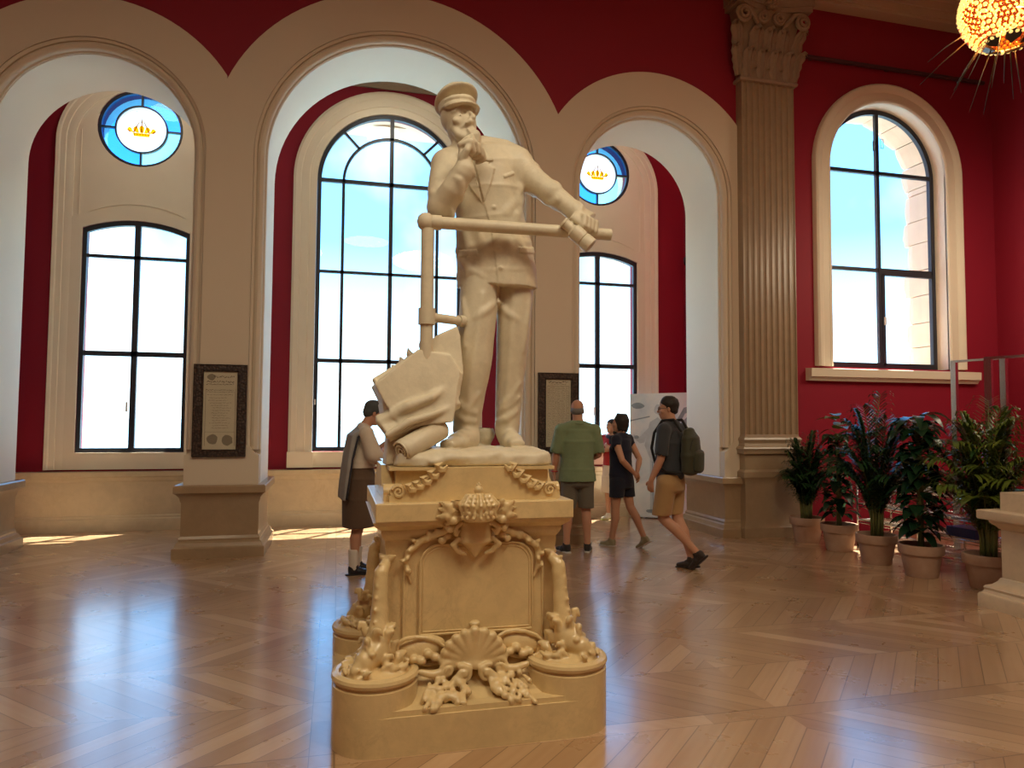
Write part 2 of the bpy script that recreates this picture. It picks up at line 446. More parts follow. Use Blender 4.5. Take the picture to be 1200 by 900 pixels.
def volute(mb, c, r, sx, y):
    pts = []
    for k in range(34):
        a = k/33*PI*4.2; rr = r*(1-.82*k/33)
        pts.append((c[0]+sx*rr*math.sin(a)*1.0, y-.05*k/33, c[1]+rr*math.cos(a)))
    mb.tube(pts, [.030-.012*k/33 for k in range(34)], 7)
for sx, xx in ((-1, PX0-.03), (1, PX1+.05)):
    volute(cap, (xx, 7.06), .115, sx, PYF-.13); volute(cap, ((PX0+PX1)/2+sx*.13, 7.08), .085, -sx, PYF-.09)
    cap.tube([(xx-sx*.30, PYF-.05, 6.78), (xx-sx*.24, PYF-.08, 7.0), (xx-sx*.10, PYF-.12, 7.16), (xx, PYF-.13, 7.18)], [.02, .03, .035, .03], 8)
# abacus, concave front, with a flower
ab = [(PX0-.16, 8.6), (PX0-.16, PYF-.20), (PX0-.08, PYF-.20)] + [((PX0+PX1)/2+(cw/2+.06)*t, PYF-.07-.12*t*t) for t in (-.8, -.5, -.2, .2, .5, .8)] + [(PX1+.10, PYF-.20), (PX1+.18, PYF-.20), (PX1+.18, 8.6)]
cap.slab([ab], 7.20, 7.27); ab2 = [(x+(.02 if x > 5.7 else -.02), y-.02 if y < 8.5 else y) for x, y in ab]; cap.slab([ab2], 7.27, 7.42)
for k in range(6):
    a = k*PI/3; cap.lathe([(0, -.045), (.04, -.03), (.05, 0), (.03, .03), (0, .04)], ((PX0+PX1)/2+.055*math.cos(a), PYF-.12, 7.28+.055*math.sin(a)), 8)
cap.lathe([(0, -.04), (.045, 0), (0, .04)], ((PX0+PX1)/2, PYF-.15, 7.28), 8)
struct('trim_9', cap, M['capital'], smooth=.7)
# entablature running along the hall, egg-and-dart band
ent = MB()
prof = [(0, .2), (0, 0), (.05, 0), (.05, -.02), (.16, -.02), (.16, -.045), (.28, -.045), (.30, -.07), (.36, -.09), (.36, -.11), (.62, -.11), (.64, -.14), (.70, -.20), (.74, -.30), (.76, -.34), (.86, -.34), (.88, -.40), (.96, -.48), (1.0, -.50), (1.1, -.50), (1.1, .2)]
ent.sweep(linepath_x(XL, XRW, PYF-.02, 7.50), prof)
ent.sweep([((XRW, YBK, 7.50), (0, 0, 1)), ((XRW, 8.4, 7.50), (0, 0, 1))], [(0, 0)]) if False else None
for k in range(150):
    x = 5.0 + k*.032*1.0
    if x > XRW-.05: break
    ent.lathe([(0, -.020), (.011, -.012), (.013, 0), (.010, .012), (0, .020)], (x, PYF-.02-.075, 7.83), 6)
for k in range(70):
    x = 5.0+k*.068
    if x > XRW-.05: break
    ent.lathe([(0, -.05), (.022, -.03), (.028, 0), (.020, .03), (0, .045)], (x, PYF-.02-.19, 8.19), 7)
struct('trim_10', ent, M['cornice'], smooth=.5)
ent2 = MB()
vs = []
for yy in (YBK, 8.4):
    vs += [(XRW+.0+b*1.0 if b < 0.19 else XRW+.05, yy, 7.50+a) for a, b in prof]
n = len(prof)
ent2.add(vs, [(k, (k+1) % n, n+(k+1) % n, n+k) for k in range(n)])
struct('trim_11', ent2, M['cornice'], smooth=.5)

# ---- right-hand stretch of wall with its own arched window
YV = 8.52
WX, WR, WZ = 7.795, 1.005, 5.23
ZB = 2.33
hole = archloop(WX, WR+.012, ZB-.01, WZ)
struct('wall_front', MB().plate([[(XA1-.02, 0), (XRW, 0), (XRW, HC), (XA1-.02, HC)], hole[::-1]], YV, YV+.30), M['red'])
cs = MB()
pr = [(0, .0), (0, -.03), (.02, -.05), (.05, -.052), (.06, -.045), (.15, -.045), (.16, -.055), (.20, -.075), (.245, -.085), (.27, -.07), (.285, -.04), (.285, .0)]
cs.sweep(archpath(WX, WR, ZB, WZ, YV), pr)
# inner reveal
cs.sweep(archpath(WX, WR, ZB, WZ, YV), [(0, -.02), (.003, -.02), (.003, .24), (-.03, .24), (-.03, .21), (0, .19)])
struct('trim_12', cs, M['casing'], smooth=.5)
sl = MB().sweep(linepath_x(WX-1.44, WX+1.46, YV, 2.12), [(0, .0), (0, -.07), (.03, -.085), (.05, -.10), (.055, -.13), (.165, -.135), (.17, -.12), (.19, .24), (.17, .24)])
struct('trim_13', sl, M['casing'], smooth=.4)
def bar(mb, x0, z0, x1, z1, w, y0, y1):
    d = Vector((x1-x0, 0, z1-z0)).normalized(); nx = Vector((d.z, 0, -d.x))*w/2
    a, b = Vector((x0, 0, z0)), Vector((x1, 0, z1))
    mb.plate([[((a+nx).x, (a+nx).z), ((b+nx).x, (b+nx).z), ((b-nx).x, (b-nx).z), ((a-nx).x, (a-nx).z)]], y0, y1)
def ringplate(mb, outer, inner, y0, y1): mb.plate([outer, inner[::-1]], y0, y1)
w1 = empty('window_1', (WX, YV+.2, ZB), kind='structure')
fr = MB(); ya, yb_ = YV+.19, YV+.25
ringplate(fr, archloop(WX, WR-.004, ZB+.002, WZ), archloop(WX, WR-.075, ZB+.085, WZ), ya, yb_)
bar(fr, WX, ZB+.05, WX, WZ+WR-.05, .055, ya+.005, yb_-.005)
bar(fr, WX-WR+.05, 5.27, WX+WR-.05, 5.27, .055, ya+.005, yb_-.005)
bar(fr, WX-WR+.05, 3.80, WX+.02, 3.80, .055, ya+.005, yb_-.005)
bar(fr, WX-.02, 3.78, WX+WR-.05, 3.78, .105, ya, yb_)
bar(fr, WX+.06, ZB+.05, WX+.06, 3.75, .05, ya, yb_)
fr.build('window_frame', M['frame'], w1)
MB().box(WX+.055, WX+.075, ya-.03, ya, 2.98, 3.10).build('window_handle', M['white'], w1)
h = MB()
for dx, dz in ((-.09, 0), (.05, .05)):
    for a, b in (((0, 0), (0, .14)), ((.045, 0), (.045, .14)), ((0, 0), (.045, 0)), ((0, .14), (.045, .14))):
        h.tube([(WX+dx+a[0], ya-.01, 5.60+dz+a[1]), (WX+dx+b[0], ya-.01, 5.60+dz+b[1])], .005, 6)
h.build('window_latch', M['frame'], w1)
MB().plate([archloop(WX, WR-.04, ZB+.04, WZ)], ya+.026, ya+.032).build('pane', M['glass'], w1)
# rough-cut stone reveal outside that window: separate voussoirs of unequal depth
rng = random.Random(3)
rv = MB()
def stoneblock(mb, p0, p1, n0, n1, y0, dep, th):
    vs = []; 
    segs = 5
    for i in range(segs+1):
        t = i/segs; p = Vector(p0).lerp(Vector(p1), t); nn = Vector(n0).lerp(Vector(n1), t).normalized()
        e = .035*math.sin(PI*t) + rng.uniform(-.014, .014)
        for (a, b) in ((0, y0), (0, y0+dep*.8), (.012, y0+dep*.92), (-.0+.03, y0+dep+e), (th, y0+dep+e), (th, y0)):
            vs.append(p+nn*a+Vector((0, b, 0)))
    n = 6
    fs = [(i*n+k, i*n+(k+1) % n, (i+1)*n+(k+1) % n, (i+1)*n+k) for i in range(segs) for k in range(n)]
    fs += [tuple(range(n))[::-1], tuple(segs*n+k for k in range(n))]
    mb.add(vs, fs)
RO = WR+.02
zz = ZB
while zz < WZ-.05:
    z2 = min(zz+rng.uniform(.36, .46), WZ)
    for sx in (-1, 1): stoneblock(rv, (WX+sx*RO, 0, zz+.006), (WX+sx*RO, 0, z2-.006), (sx, 0, 0), (sx, 0, 0), YV+.29, rng.uniform(.44, .54), .6)
    zz = z2
nb = 9
for k in range(nb):
    a0, a1 = PI*k/nb+.006, PI*(k+1)/nb-.006
    stoneblock(rv, (WX+RO*math.cos(a0), 0, WZ+RO*math.sin(a0)), (WX+RO*math.cos(a1), 0, WZ+RO*math.sin(a1)), (math.cos(a0), 0, math.sin(a0)), (math.cos(a1), 0, math.sin(a1)), YV+.29, rng.uniform(.44, .54), .6)
rv.box(WX-1.6, WX+1.6, YV+.29, YV+.75, ZB-.4, ZB-.03)
struct('trim_19', rv, M['outstone'])
# slim conduit high on the red wall
rod = MB().tube([(6.20, YV-.035, 6.76), (9.55, YV-.035, 6.76)], .032, 8)
for x in (6.5, 7.8, 9.1): rod.box(x-.03, x+.03, YV-.035, YV, 6.73, 6.79)
o = rod.build('wall_rail', mat_simple('dusky_red_paint', (.07, .022, .028), .6), loc=(7.9, YV-.035, 6.76)); tag(o, 'long dark slim rail fixed high on the red wall over the lone arched window', 'rail')

# ---- bay behind the arcade
BX0, BX1 = -4.42, 5.66
ZC = 6.72
struct('wall_left', MB().box(BX0-.25, BX0, YB, YR+.3, 0, ZC+.1), M['red'])
struct('wall_right', MB().box(BX1, BX1+.25, YB, YR+.3, 0, ZC+.1), M['red'])
struct('ceiling', MB().box(BX0-.25, BX1+.25, YB-.02, YR+.3, ZC, ZC+.15), M['ceil'])
SW = [(-2.775, .69), (4.12, .685)]         # side windows: centre, half width
CW, CR_, CZ = .747, 1.10, 5.13             # centre window
ZW0 = 1.06
def segloop(c, hw, zb, ze, rise, n=14):
    R = (hw*hw+rise*rise)/(2*rise); a = math.asin(hw/R)
    return [(c-hw, zb), (c+hw, zb)] + [(c+R*math.sin(a-2*a*k/n), ze+rise-R+R*math.cos(a-2*a*k/n)) for k in range(n+1)]
RZ, RR = 5.635, .555
holes = [archloop(CW, CR_+.012, ZW0-.01, CZ)[::-1]]
for c, hw in SW: holes += [segloop(c, hw, ZW0, 4.17, .14)[::-1], circ(c, RZ, RR, 40, end=False)[::-1]]
struct('wall_rear', MB().plate([[(BX0, 0), (BX1, 0), (BX1, ZC), (BX0, ZC)]] + holes, YR, YR+.28), M['red'])
# casings
k1 = MB()
pr = [(0, .08), (0, -.03), (.10, -.03), (.11, -.045), (.22, -.045), (.235, -.06), (.30, -.075), (.335, -.06), (.335, .0)]
k1.sweep(archpath(CW, CR_, .83, CZ, YR), pr)
k1.plate([[(CW-CR_, .83), (CW+CR_, .83), (CW+CR_, ZW0), (CW-CR_, ZW0)]], YR-.03, YR)
for sx in (-1, 1): k1.plate([[(CW+sx*CR_-.02*sx-.0, .83), (CW+sx*(CR_+.345), .83), (CW+sx*(CR_+.345), 1.06), (CW+sx*CR_-.02*sx, 1.06)][::sx]], YR-.085, YR)
struct('trim_14', k1, M['casing'], smooth=.5)
for q, (c, hw) in enumerate(SW):
    k2 = MB()
    R2 = 1.045; ZS2 = 5.36
    out = archloop(c, R2, .83, ZS2)
    # flat white field inside the surround
    k2.plate([archloop(c, R2-.01, .83, ZS2), segloop(c, hw, ZW0, 4.17, .14)[::-1], circ(c, RZ, RR, 40, end=False)[::-1]], YR-.02, YR)
    # outer surround moulding
    k2.sweep(archpath(c, R2-.23, .83, ZS2, YR), [(0, -.02), (0, -.032), (.02, -.038), (.10, -.038), (.11, -.05), (.17, -.055), (.185, -.07), (.22, -.078), (.235, -.05), (.235, 0)])
    # architrave round the lower window: side bands and segmental hood
    sg = segloop(c, hw+.15, .83, 4.30, .17)
    k2.plate([[(c-hw-.15, .83), (c+hw+.15, .83)] + sg[2:], segloop(c, hw, ZW0, 4.17, .14)[::-1]], YR-.034, YR-.0195)
    # raised edge of the panel between the two windows
    sg2 = [(x, z+.10) for x, z in segloop(c, .74, 4.3, 4.22, .22)[2:]]
    pl = [(c+.74, 5.55)] + [p for p in sg2] + [(c-.74, 5.55)]
    for a, b in zip(pl[:-1], pl[1:]): bar(k2, a[0], a[1], b[0], b[1], .012, YR-.030, YR-.019)
    struct('trim_%d' % (15+q), k2, M['casing'], smooth=.5)
# dado
pr = [(0, 0), (0, -.135), (.13, -.135), (.16, -.125), (.17, -.105), (.20, -.10), (.21, -.085), (.66, -.085), (.68, -.10), (.72, -.105), (.74, -.125), (.80, -.13), (.805, 0)]
struct('trim_17', MB().sweep(linepath_x(BX0, BX1, YR, 0), pr), M['dado'], smooth=.4)
# dark string moulding under the bay ceiling
struct('trim_18', MB().sweep(linepath_x(BX0, BX1, YR, 6.62), [(0, 0), (0, -.03), (.05, -.05), (.08, -.09), (.10, -.10), (.10, 0)]), M['capital'], smooth=.5)

# ---- the bay's windows
def pane(loop, y, parent, mat='glass'): return MB().plate([loop], y, y+.006).build('pane', M[mat], parent)
wc = empty('window_2', (CW, YR+.03, ZW0), kind='structure')
f = MB(); y0, y1 = YR+.01, YR+.075
ringplate(f, archloop(CW, CR_-.003, ZW0+.002, CZ), archloop(CW, CR_-.062, ZW0+.065, CZ), y0, y1)
b0, b1 = y0+.006, y1-.006
bar(f, CW, ZW0+.04, CW, CZ+CR_-.03, .06, b0, b1)
for z, w_ in ((5.14, .058), (3.75, .042), (2.41, .058)): bar(f, CW-CR_+.03, z, CW+CR_-.03, z, w_, b0, b1)
RI = .715
for sx in (-1, 1):
    bar(f, CW+sx*RI, ZW0+.04, CW+sx*RI, 5.14, .045, b0, b1)
    a = math.radians(47); bar(f, CW+sx*RI*math.cos(a), 5.14+RI*math.sin(a), CW+sx*(CR_-.04)*math.cos(a), CZ+(CR_-.04)*math.sin(a), .036, b0, b1)
f.plate([circ(CW, 5.14, RI+.02, 30, 0, PI) + circ(CW, 5.14, RI-.02, 30, PI, 0)], b0, b1)
f.build('window_frame', M['frame'], wc)
MB().box(CW-CR_+.02, CW-CR_+.04, y0-.03, y0, 1.75, 1.83).build('window_handle', M['white'], wc)
pane(archloop(CW, CR_-.04, ZW0+.04, CZ), YR+.04, wc)
for q, (c, hw) in enumerate(SW):
    ws = empty('window_%d' % (3+q), (c, YR+.03, ZW0), kind='structure')
    f = MB()
    ringplate(f, segloop(c, hw-.003, ZW0+.002, 4.165, .14), segloop(c, hw-.055, ZW0+.06, 4.115, .13), y0, y1)
    bar(f, c, ZW0+.04, c, 4.28, .075, b0, b1)
    bar(f, c-hw+.03, 3.79, c+hw-.03, 3.79, .045, b0, b1); bar(f, c-hw+.03, 2.43, c+hw-.03, 2.43, .07, b0, b1)
    f.build('window_frame', M['frame'], ws)
    MB().box(c-.075, c-.055, y0-.03, y0, 1.62, 1.76).build('window_handle', M['white'], ws)
    pane(segloop(c, hw-.03, ZW0+.03, 4.14, .13), YR+.04, ws)
    # roundel of stained glass: blue ring in four panes, white disc with a gold crown
    wr = empty('window_%d' % (5+q), (c, YR+.03, RZ), kind='structure')
    f = MB()
    ringplate(f, circ(c, RZ, RR-.002, 48, end=False), circ(c, RZ, RR-.042, 48, end=False), y0, y1)
    ringplate(f, circ(c, RZ, .345, 48, end=False), circ(c, RZ, .325, 48, end=False), b0, b1)
    for k in range(4):
        a = PI/2*k; bar(f, c+.335*math.cos(a), RZ+.335*math.sin(a), c+.53*math.cos(a), RZ+.53*math.sin(a), .022, b0, b1)
    f.build('window_frame', M['frame'], wr)
    for k in range(4):
        a0, a1 = PI/2*k, PI/2*(k+1)
        lp = circ(c, RZ, .525, 16, a0, a1) + circ(c, RZ, .335, 16, a1, a0)
        pane(lp, YR+.04, wr, 'paleglass' if k == 3 else 'blueglass')
    MB().plate([circ(c, RZ, .335, 48, end=False)], YR+.040, YR+.044).build('opal_disc', M['opal'], wr)
    t = MB()
    for k in range(12):
        a = PI/6*k+.26; t.plate([circ(c+.27*math.cos(a), RZ+.27*math.sin(a), .010, 6, end=False)], YR+.034, YR+.038)
    t.plate([circ(c, RZ, .300, 40, end=False), circ(c, RZ, .296, 40, end=False)[::-1]], YR+.034, YR+.038)
    t.build('painted_border', M['greyglass'], wr)
    cr = MB(); yy0, yy1 = YR+.030, YR+.036
    cz = RZ-.10
    cr.plate([[(c-.10, cz), (c+.10, cz), (c+.115, cz+.050), (c-.115, cz+.050)]], yy0, yy1)
    for k in range(5):
        a = (k-2)/2; x = c+a*.105; tx, tz = c+a*.155, cz+.135-.035*abs(a)
        cr.plate([[(x-.022, cz+.054), (x+.022, cz+.054), (tx+.036, tz-.020), (tx+.026, tz+.012), (tx, tz+.030), (tx-.026, tz+.012), (tx-.036, tz-.020)]], yy0, yy1)
    cr.build('crown', M['goldglass'], wr)
    cg = MB()
    for sx in (-1, 0, 1):
        cg.plate([[(c+sx*.10-.010, cz+.06), (c+sx*.10+.010, cz+.06), (c+sx*.03+.006, cz+.215), (c+sx*.03-.006, cz+.215)]], yy0-.004, yy0-.001)
    cg.plate([[(c-.012, cz+.20), (c+.012, cz+.20), (c, cz+.27)]], yy0-.004, yy0-.001)
    for k in range(6): cg.plate([circ(c-.09+.036*k, cz+.028, .010, 6, end=False)], yy0-.004, yy0-.001)
    for sx in (-1, 1): cg.plate([[(c+sx*.135, cz+.04), (c+sx*.165, cz+.06), (c+sx*.185, cz+.10), (c+sx*.15, cz+.075)][::sx]], yy0-.004, yy0-.001)
    cg.build('crown_jewels', M['goldglass_dark'], wr)
# thick outer wall of the facade: deep reveals that shade the upper panes
fo = MB()
hl = [archloop(CW, CR_+.33, ZW0-.06, CZ-.25)[::-1]]
for c, hw in SW: hl += [segloop(c, hw+.33, ZW0-.06, 4.20, .15)[::-1], circ(c, RZ, RR+.04, 32, end=False)[::-1]]
fo.plate([[(BX0-1.2, -1), (BX1+.25, -1), (BX1+.25, 8.2), (BX0-1.2, 8.2)]] + hl, YR+.29, YR+.58)
fo.box(CW-1.7, CW+1.7, YR+.58, YR+1.05, CZ+CR_+.05, CZ+CR_+.35)  # unseen hood, added to cut back sun through the centre window
for sx in (-1, 1): fo.box(CW+sx*1.7-.25, CW+sx*1.7+.25, YR+.58, YR+1.0, 0, CZ+CR_+.05)
struct('wall_outer', fo, M['outstone'])
# sea far below the terrace
t = NT('sea_water'); p = t.pos()
t.bsdf(t.mix(t.noise(p, .004, 4), (.10, .24, .30), (.16, .30, .36)), .5, 0, .4, t.bump(t.noise(p, .05, 3), .3, .5))
sea = MB().add([(-14000, 60, -55), (14000, 60, -55), (14000, 25000, -55), (-14000, 25000, -55)], [(0, 1, 2, 3)]).build('sea', t.m)
tag(sea, kind='structure')

# ================================================================== LIGHT
W = bpy.data.worlds.new('sky'); scn.world = W; W.use_nodes = True
nt = W.node_tree; nt.nodes.clear()
out = nt.nodes.new('ShaderNodeOutputWorld'); bg = nt.nodes.new('ShaderNodeBackground')
tc = nt.nodes.new('ShaderNodeTexCoord'); sp = nt.nodes.new('ShaderNodeSeparateXYZ'); rp = nt.nodes.new('ShaderNodeValToRGB')
nt.links.new(tc.outputs['Generated'], sp.inputs[0]); nt.links.new(sp.outputs[2], rp.inputs[0])
el = rp.color_ramp.elements; el.new(.5); el.new(.5)
for e_, (p_, c_) in zip(el, [(0.0, (.78, .94, 1.0)), (.07, (.55, .83, 1.0)), (.24, (.17, .53, 1.0)), (.9, (.10, .36, 1.0))]): e_.position = p_; e_.color = (*c_, 1)
nz = nt.nodes.new('ShaderNodeTexNoise'); nt.links.new(tc.outputs['Generated'], nz.inputs['Vector']); nz.inputs['Scale'].default_value = 3.0; nz.inputs['Detail'].default_value = 5
cr_ = nt.nodes.new('ShaderNodeValToRGB'); nt.links.new(nz.outputs[0], cr_.inputs[0])
cr_.color_ramp.elements[0].position = .48; cr_.color_ramp.elements[0].color = (0, 0, 0, 1); cr_.color_ramp.elements[1].position = .75; cr_.color_ramp.elements[1].color = (.6, .6, .6, 1)
mx = nt.nodes.new('ShaderNodeMix'); mx.data_type = 'RGBA'; nt.links.new(cr_.outputs[0], mx.inputs[0]); nt.links.new(rp.outputs[0], mx.inputs[6]); mx.inputs[7].default_value = (.9, .98, 1, 1)
nt.links.new(mx.outputs[2], bg.inputs[0]); nt.links.new(bg.outputs[0], out.inputs[0])
SKY = 3.5
bg.inputs[1].default_value = SKY
def light(name, typ, loc, energy, color, size=1.0, rot=None, target=None, **kw):
    d = bpy.data.lights.new(name, typ); d.energy = energy; d.color = color
    if typ == 'AREA': d.shape = 'DISK'; d.size = size
    elif typ in ('POINT', 'SPOT'): d.shadow_soft_size = size
    for k, v in kw.items(): setattr(d, k, v)
    o = bpy.data.objects.new(name, d); COL.objects.link(o); o.location = loc
    if target is not None: o.rotation_euler = (Vector(target)-Vector(loc)).to_track_quat('-Z', 'Y').to_euler()
    return o
sd = Vector((-.32, -.37, -1)).normalized()
sun = light('sun', 'SUN', (5, 20, 20), 34, (1, .92, .78)); sun.rotation_euler = sd.to_track_quat('-Z', 'Y').to_euler(); sun.data.angle = .01
# lamps of the hall, high under the ceiling
WARM = (1, .84, .60)
for loc, e in (((-3.0, 2.4, 7.8), 36), ((4.4, 1.6, 7.8), 36), ((.9, -3.5, 7.8), 50), ((-4.5, -6.5, 7.8), 40), ((6, -6.0, 7.8), 40)):
    light('ceiling_lamp_light', 'AREA', loc, e, WARM, 1.6, target=(loc[0], loc[1], 0))
for c, r, zs in A: light('bay_fill_light', 'AREA', (c, YB+.14, 6.35), 11 if r < 1.2 else 14, (1, .90, .72), .6, target=(c, YR, 1.5))  # added fill, no fixtures here: brightens the bay's rear wall and casings
for loc, e in (((2.4, .6, 6.3), 150), ((-1.4, .9, 6.3), 95)): light('hall_fill_light', 'AREA', loc, e, WARM, 1.8, target=(loc[0], loc[1]+.8, 0))  # added fill over the foreground, lifts pedestal, statue and floor
light('hall_fill_light', 'AREA', (8.2, 5.8, 4.4), 60, WARM, 1.6, target=(8.0, 8.5, .6))  # added wall wash with no real lamp, brightens the red window wall
# daylight portals at the windows
for nm, loc, sx, sz in (('daylight_portal', (CW, YR+.12, 3.6), 2.2, 5.2), ('daylight_portal', (SW[0][0], YR+.12, 3.6), 1.4, 5.2), ('daylight_portal', (SW[1][0], YR+.12, 3.6), 1.4, 5.2), ('daylight_portal', (WX, YV+.29, 4.3), 2.0, 4.0)):
    o = light(nm, 'AREA', loc, 1, (1, 1, 1), 1, target=(loc[0], loc[1]-1, loc[2]))
    o.data.shape = 'RECTANGLE'; o.data.size = sx; o.data.size_y = sz; o.data.cycles.is_portal = True
vs_ = scn.view_settings
vs_.view_transform = 'Standard'; vs_.look = 'None'; vs_.gamma = 1.0; vs_.use_curve_mapping = False; vs_.exposure = 0.0
scn.display_settings.display_device = 'sRGB'
scn.cycles.use_denoising = True
scn.cycles.max_bounces = 10; scn.cycles.transparent_max_bounces = 12; scn.cycles.diffuse_bounces = 6; scn.cycles.glossy_bounces = 4
scn.cycles.sample_clamp_indirect = 6.0
# ================================================================== soft solids: smooth unions of limbs on a grid, skinned by surface nets
class SDF:
    def __init__(s, lo, hi, vox):
        s.vox = vox; s.lo = np.array(lo, np.float32)
        s.n = np.ceil((np.array(hi)-np.array(lo))/vox).astype(int)+1
        s.ax = [(s.lo[i]+np.arange(s.n[i], dtype=np.float32)*vox).astype(np.float32) for i in range(3)]
        s.D = np.full(s.n, 9.0, np.float32)
    def _win(s, lo, hi):
        a = np.clip(np.floor((np.array(lo)-s.lo)/s.vox).astype(int), 0, s.n); b = np.clip(np.ceil((np.array(hi)-s.lo)/s.vox).astype(int)+1, 0, s.n)
        sl = tuple(slice(int(i), int(j)) for i, j in zip(a, b))
        return sl, s.ax[0][sl[0]][:, None, None], s.ax[1][sl[1]][None, :, None], s.ax[2][sl[2]][None, None, :]
    def _op(s, sl, d, k, op):
        A = s.D[sl]
        if A.size == 0: return
        if op == 'u':
            if k <= 0: s.D[sl] = np.minimum(A, d)
            else:
                h = np.clip(.5+.5*(A-d)/k, 0, 1); s.D[sl] = A*(1-h)+d*h-k*h*(1-h)
        elif op == 's':
            if k <= 0: s.D[sl] = np.maximum(A, -d)
            else:
                h = np.clip(.5-.5*(A+d)/k, 0, 1); s.D[sl] = A*(1-h)-d*h+k*h*(1-h)
    def cone(s, a, b, ra, rb=None, k=.02, op='u'):
        rb = ra if rb is None else rb
        a, b = np.array(a, np.float32), np.array(b, np.float32); R = max(ra, rb)+k+.03
        sl, X, Y, Z = s._win(np.minimum(a, b)-R, np.maximum(a, b)+R)
        d = b-a; L2 = float(d@d)+1e-12
        t = np.clip(((X-a[0])*d[0]+(Y-a[1])*d[1]+(Z-a[2])*d[2])/L2, 0, 1)
        q = np.sqrt((X-a[0]-t*d[0])**2+(Y-a[1]-t*d[1])**2+(Z-a[2]-t*d[2])**2)
        s._op(sl, q-(ra+(rb-ra)*t), k, op); return s
    def chain(s, pts, rs, k=.02, op='u'):
        """a bent limb: one solid, blended once"""
        P = np.array(pts, np.float32); R = max(rs)+k+.03
        sl, X, Y, Z = s._win(P.min(0)-R, P.max(0)+R); D = None
        for a, b, ra, rb in zip(P[:-1], P[1:], rs[:-1], rs[1:]):
            d = b-a; L2 = float(d@d)+1e-12
            t = np.clip(((X-a[0])*d[0]+(Y-a[1])*d[1]+(Z-a[2])*d[2])/L2, 0, 1)
            q = np.sqrt((X-a[0]-t*d[0])**2+(Y-a[1]-t*d[1])**2+(Z-a[2]-t*d[2])**2)-(ra+(rb-ra)*t)
            D = q if D is None else np.minimum(D, q)
        s._op(sl, D, k, op); return s
    def ell(s, c, r, axes=None, k=.02, op='u'):
        c = np.array(c, np.float32); r = np.array(r, np.float32)
        A = np.eye(3, dtype=np.float32) if axes is None else np.array([list(v) for v in axes], np.float32)
        ext = np.sqrt(((A*r[:, None])**2).sum(0))+k+.03
        sl, X, Y, Z = s._win(c-ext, c+ext); X = X-c[0]; Y = Y-c[1]; Z = Z-c[2]
        u = [(A[i, 0]*X+A[i, 1]*Y+A[i, 2]*Z) for i in range(3)]
        k0 = np.sqrt((u[0]/r[0])**2+(u[1]/r[1])**2+(u[2]/r[2])**2)
        k1 = np.sqrt((u[0]/r[0]**2)**2+(u[1]/r[1]**2)**2+(u[2]/r[2]**2)**2)+1e-6
        s._op(sl, k0*(k0-1)/k1, k, op); return s
    def box(s, c, h, axes=None, rnd=.005, k=.01, op='u'):
        c = np.array(c, np.float32); h = np.array(h, np.float32)
        A = np.eye(3, dtype=np.float32) if axes is None else np.array([list(v) for v in axes], np.float32)
        ext = (np.abs(A)*h[:, None]).sum(0)+k+.03
        sl, X, Y, Z = s._win(c-ext, c+ext); X = X-c[0]; Y = Y-c[1]; Z = Z-c[2]
        q = [np.abs(A[i, 0]*X+A[i, 1]*Y+A[i, 2]*Z)-(h[i]-rnd) for i in range(3)]
        d = np.sqrt(sum(np.maximum(e, 0)**2 for e in q))+np.minimum(np.maximum(np.maximum(q[0], q[1]), q[2]), 0)-rnd
        s._op(sl, d, k, op); return s
    def loft(s, secs, u, v, k=.02, op='u', capr=.35, kk=.012):
        """secs: (centre, half width, half depth) stacked along a spine"""
        E = SDF.__new__(SDF); E.vox = s.vox; E.lo = s.lo; E.n = s.n; E.ax = s.ax; E.D = np.full(s.n, 9.0, np.float32)
        for (c0, w0, d0), (c1, w1, d1) in zip(secs[:-1], secs[1:]): E.ecap(c0, c1, w0, d0, w1, d1, u, v, kk, capr=capr)
        s._op((slice(None),)*3, E.D, k, op); return s
    def ecap(s, a, b, wa, da, wb, db, u, v, k=.02, op='u', capr=.5):
        """elliptical limb from a to b; half widths along u, half depths along v"""
        a, b, u, v = (np.array(x, np.float32) for x in (a, b, u, v)); R = max(wa, da, wb, db)+k+.03
        sl, X, Y, Z = s._win(np.minimum(a, b)-R, np.maximum(a, b)+R)
        d = b-a; L = math.sqrt(float(d@d)); w = d/L
        px, py, pz = X-a[0], Y-a[1], Z-a[2]
        h = px*w[0]+py*w[1]+pz*w[2]; t = np.clip(h/L, 0, 1)
        qx, qy, qz = px-t*d[0], py-t*d[1], pz-t*d[2]
        W = wa+(wb-wa)*t; Dd = da+(db-da)*t
        du = (qx*u[0]+qy*u[1]+qz*u[2])/W; dv = (qx*v[0]+qy*v[1]+qz*v[2])/Dd
        dw = (h-t*L)/(np.minimum(W, Dd)*capr)
        s._op(sl, (np.sqrt(du*du+dv*dv+dw*dw)-1)*np.minimum(W, Dd), k, op); return s
    def cut(s, p, n, k=0.0):
        """remove everything on the side of the plane the normal points to"""
        p = np.array(p, np.float32); n = np.array(n, np.float32); n = n/np.linalg.norm(n)
        d = (s.ax[0][:, None, None]-p[0])*n[0]+(s.ax[1][None, :, None]-p[1])*n[1]+(s.ax[2][None, None, :]-p[2])*n[2]
        if k <= 0: s.D = np.maximum(s.D, d)
        else:
            h = np.clip(.5-.5*(s.D-d)/k, 0, 1); s.D = s.D*(1-h)+d*h+k*h*(1-h)
        return s
